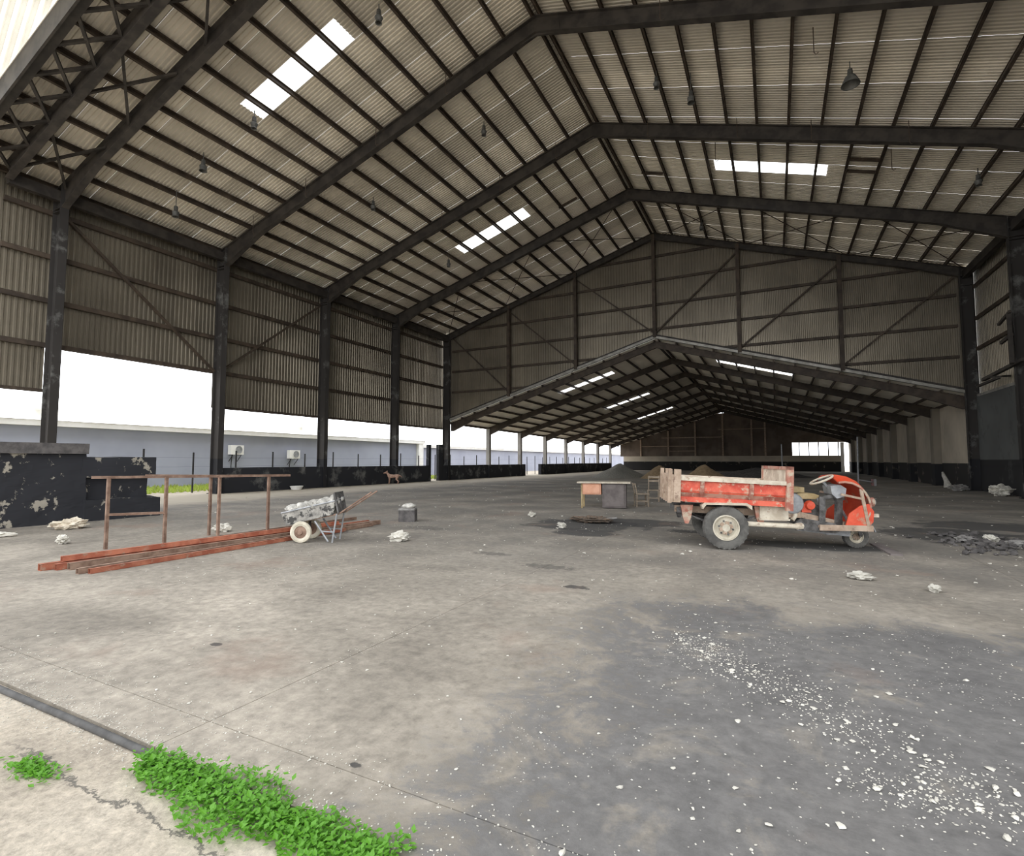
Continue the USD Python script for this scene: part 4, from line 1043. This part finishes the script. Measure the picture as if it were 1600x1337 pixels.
# ------------------------------------------------------------------ dog beside the low wall
def limb(chain):
    out = []
    for (a, ra), (b, rb) in zip(chain[:-1], chain[1:]):
        out.append(manifold3d.Manifold.batch_hull([manifold3d.Manifold.sphere(ra, 14).translate(a), manifold3d.Manifold.sphere(rb, 14).translate(b)]))
    return out


segs = limb([((-.30, 0, .56), .115), ((-.05, 0, .54), .10), ((.16, 0, .53), .135), ((.30, 0, .57), .12)])
segs += limb([((.30, 0, .60), .10), ((.42, 0, .74), .075), ((.46, 0, .78), .07)])
segs += limb([((.46, 0, .79), .075), ((.56, 0, .77), .055), ((.66, 0, .745), .032)])
for s in (-1, 1):
    segs += limb([((.27, s * .07, .50), .075), ((.25, s * .08, .30), .042), ((.28, s * .08, .05), .028), ((.31, s * .08, .025), .03)])
    segs += limb([((-.29, s * .07, .52), .095), ((-.22, s * .08, .33), .06), ((-.36, s * .08, .19), .032), ((-.33, s * .08, .04), .026), ((-.29, s * .08, .025), .03)])
segs += limb([((-.38, 0, .60), .035), ((-.50, 0, .56), .025), ((-.58, 0, .46), .016)])
bodym = manifold3d.Manifold.batch_boolean(segs, manifold3d.OpType.Add).refine_to_length(.03)
tmh = bodym.to_mesh(); body = trimesh.Trimesh(tmh.vert_properties[:, :3], tmh.tri_verts)
trimesh.smoothing.filter_taubin(body, iterations=12)
dg = thing('dog', 'tan dog standing against the low black wall', 'dog', (-23.55, 28.35, 0), -152)
part(dg, 'body', body, FUR, smooth=True)
for s in (-1, 1):
    part(dg, 'ear', MB().add([(.40, s * .04, .84), (.46, s * .05, .84), (.42, s * .095, .93), (.41, s * .07, .85)], [(0, 1, 2, 3), (3, 2, 1, 0)]), FUR)
    part(dg, 'eye', MB().tm(trimesh.creation.icosphere(1, .012).apply_translation((.535, s * .045, .80))), BLACK, smooth=True)
part(dg, 'nose', MB().tm(trimesh.creation.icosphere(1, .018).apply_translation((.688, 0, .752))), BLACK, smooth=True)

bowl = MB().lathe([(0, .02), (.24, .02), (.34, .2), (.36, .2), (.26, 0), (0, 0)], 24)
solo('basin', bowl, WHITE, 'white plastic basin at the foot of the low wall', 'basin', None, None, 30, (-23.75, 20.4, 0))

# debris
for (nm, x, y, r, sq, m, lab, c) in (
        ('rubble_lump', -6.72, 8.30, .14, (1.3, .9, .7), CHIP, 'pale lump of plaster on the floor right of the hand cart', 'rubble'),
        ('rubble_lump', .99, 8.48, .11, (1.3, .9, .45), CHIP, 'white flat lump on the floor in front of the truck', 'rubble'),
        ('rubble_lump', 1.69, 8.07, .06, (1, 1, .8), CHIP, 'small white lump on the floor right of the flat one', 'rubble'),
        ('rubble_lump', -14.85, 6.3, .22, (1.4, .9, .6), CREAMPAINT, 'pinkish stone lump at the foot of the broken black wall', 'rubble'),
        ('rubble_lump', -12.3, 5.1, .10, (1.2, .9, .8), CHIP, 'white lump left of the pipe rack legs', 'rubble'),
        ('rubble_lump', -14.6, 4.9, .15, (2.0, .7, .4), CHIP, 'long white shard on the floor before the black wall', 'rubble'),
        ('rubble_lump', -11.2, 7.6, .14, (1.3, .9, .6), CHIP, 'pale lump under the far end of the pipe rack', 'rubble'),
        ('rubble_lump', -10.6, 9.4, .13, (1.4, .9, .5), CONCRETE, 'grey broken lump behind the pipe rack', 'rubble'),
        ('rubble_lump', -4.6, 11.7, .09, (1.2, 1, .7), CHIP, 'white lump at the near rim of the oil stain', 'rubble'),
        ('rubble_lump', -6.3, 13.7, .09, (1.3, 1, .7), CHIP, 'white lump left of the oil stain', 'rubble'),
        ('stone', 4.15, 11.75, .14, (1.5, 1, .6), CHIP, 'cream stone at the near edge of the right dark debris patch', 'stone'),
        ('stone', 3.3, 13.3, .12, (1.6, 1, .5), CONCRETE, 'grey slab fragment in the right dark debris patch', 'stone'),
        ('stone', 3.75, 13.5, .10, (1.2, 1, .7), CHIP, 'white fragment behind the grey slab fragment', 'stone'),
        ('stone', 4.0, 13.0, .12, (1.5, .8, .5), CONCRETE, 'grey fragment beside the weeds at the right', 'stone'),
        ('stone', 9.0, 30.9, .35, (1.4, .8, .7), CHIP, 'pale rubble piece against the right black wall', 'stone'),
        ('stone', 8.6, 35.1, .28, (1.6, .8, .6), CONCRETE, 'grey rubble piece by the gable column', 'stone')):
    seed = int(abs(x * 100 + y * 10)) % 997
    solo(nm, blob(seed, r, sq, 3, .75, 2.6), m, lab, c, None, None, 25, (x, y, 0), seed)
solo('rag', MB().tube([(0, 0, 0.05), (-.05, .02, .4), (-.16, .05, .72), (-.2, .1, .95)], [.22, .13, .10, .05], 9).tube([(-.05, 0, .06), (.3, -.05, .08), (.6, .02, .05)], [.1, .12, .04], 8), RAG, 'pale rag hanging at the first pillar of the lower hall', 'rag', None, None, True, (8.95, 38.6, 0))
solo('debris_patch', tuple(np.array(x) for x in (lambda vs: (np.vstack([v for v, f in vs]), np.vstack([f + sum(len(w[0]) for w in vs[:i]) for i, (v, f) in enumerate(vs)])))([(lambda r_: (r_[0] + np.array([RNG.normal(3.6, .45), RNG.normal(13.2, .8), 0]), r_[1]))(rock(900 + q, RNG.uniform(.02, .09))) for q in range(160)])), CONCRETE_DARK, 'scatter of small dark debris on the right of the floor', 'debris', None, 'stuff')

# ------------------------------------------------------------------ white chips
def pick(n, fn):
    out = []
    while len(out) < n:
        p = fn()
        if p is not None:
            out.append(p)
    return out


def band():
    """chips gather along a drift over the black stain, in one cluster, and thinly all over it."""
    u = RNG.random()
    if u < .5:
        t = RNG.random() ** 1.3
        return -.75 + 1.8 * t + RNG.normal(0, .13), 4.95 - 1.75 * t + RNG.normal(0, .17)
    if u < .64:
        return RNG.normal(.6, .2), RNG.normal(3.2, .12)
    return RNG.uniform(-1.0, 1.7), RNG.uniform(1.5, 5.9)


proto = [rock(300 + q, 1.0, (1, RNG.uniform(.5, .9), .38)) for q in range(8)]
big = pick(150, band)
for q, (x, y) in enumerate(big):
    r = RNG.uniform(.012, .026) * (1.25 if y < 3 else 1)
    v, f = proto[q % 8]
    a = RNG.uniform(0, 6.28); c, s = math.cos(a), math.sin(a)
    vv = v @ np.array([[c, s, 0], [-s, c, 0], [0, 0, 1]]) * r
    solo('stone_chip', (vv, f), CHIP, 'white stone chip lying on the black floor stain', 'stone chip', 'white stone chips on the black floor stain', None, False, (x, y, 0))
vs, fs, n0 = [], [], 0
pts = [(p, RNG.uniform(.003, .010)) for p in pick(2300, band)]
pts += [((RNG.uniform(-6.5, 4), 2.1 + RNG.normal(0, .05) * (1 + 1.5 * RNG.random())), RNG.uniform(.002, .008)) for _ in range(1300)]
pts += [((RNG.uniform(-6.5, -1.2), 1.76 + RNG.normal(0, .09)), RNG.uniform(.002, .008)) for _ in range(2600)]
pts += [((-3.15 + RNG.normal(0, .05), RNG.uniform(2.1, 4.6)), RNG.uniform(.002, .006)) for _ in range(200)]
pts += [((RNG.uniform(-9, 8), RNG.uniform(2, 14)), RNG.uniform(.004, .016)) for _ in range(1500)]
pts += [((x, y), r) for x, y, r in zip(RNG.uniform(-22, 8, 420), RNG.uniform(8, 34, 420), RNG.uniform(.012, .045, 420)) if not (x < -15.8 and y < 9.6)]
for q, ((x, y), r) in enumerate(pts):
    v, f = proto[q % 8]
    a = RNG.uniform(0, 6.28); c, s = math.cos(a), math.sin(a)
    z = 0 if y > 1.78 else -.025
    vs.append(v @ np.array([[c, s, 0], [-s, c, 0], [0, 0, 1]]) * r + np.array([x, y, z])); fs.append(f + n0); n0 += len(v)
solo('gravel', (np.vstack(vs), np.vstack(fs)), CHIP, 'fine white gravel scattered over the floor and along its joints', 'gravel', None, 'stuff')

heap('dried_mud', -1.12, 2.74, .20, .16, .035, MUD, 'small raised patch of dried mud at the edge of the black floor stain', 'mud', 12)

# ------------------------------------------------------------------ hose and weeds at the slab edge
hp = [(-9.5 + t * 7.2, 1.715 + .015 * math.sin(t * 9) + .06 * (1 - t), -.008) for t in np.linspace(0, 1, 40)]
solo('hose', MB().tube(hp, .021, 10), HOSE, 'dark grey hose lying along the edge of the floor slab', 'hose', None, None, True)


def leaves(n, centre, seed, h):
    g = np.random.default_rng(seed)
    V, F, k = [], [], 0
    for q in range(n):
        x, y, dens = centre(g)
        z = -.025 + g.uniform(.0, 1) ** .8 * h * dens
        a = g.uniform(0, 6.28); tilt = g.uniform(-.1, .9); L = g.uniform(.016, .038); W = L * g.uniform(.6, .85)
        d = np.array([math.cos(a) * math.cos(tilt), math.sin(a) * math.cos(tilt), math.sin(tilt)]); s = np.array([-math.sin(a), math.cos(a), 0]); u = np.cross(d, s)
        p = np.array([x, y, z])
        V += [p, p + d * L * .45 + s * W * .5 + u * L * .05, p + d * L, p + d * L * .45 - s * W * .5 + u * L * .05, p + d * L * .45 - u * L * .06]
        F += [(k, k + 1, k + 4), (k + 1, k + 2, k + 4), (k + 2, k + 3, k + 4), (k + 3, k, k + 4)]
        k += 5
    return np.array(V), np.array(F)


def clump(g):
    t = g.random()
    x = -3.02 + 1.62 * t
    yc = np.interp(t, [0, .2, .5, .75, 1], [1.665, 1.67, 1.66, 1.69, 1.68]); wid = np.interp(t, [0, .12, .45, .7, 1], [.035, .07, .105, .09, .11])
    b = meshkit.noise(np.array([x * 5, 0, 1.0]), 3)
    return x + g.normal(0, .03), min(yc + np.clip(g.normal(0, 1), -1.8, 1.8) * wid * (.5 + .6 * b), 1.9), .35 + .65 * g.random() * (.5 + b)


solo('weeds', leaves(5200, clump, 5, .10), LEAF, 'bright green creeping weeds at the edge of the floor slab', 'weeds', None, 'stuff')
solo('weeds', leaves(380, lambda g: (g.normal(-3.52, .085), g.normal(1.39, .03), .5), 6, .03), LEAF, 'small patch of green weeds on the yard beside the hose', 'weeds', None, 'stuff')
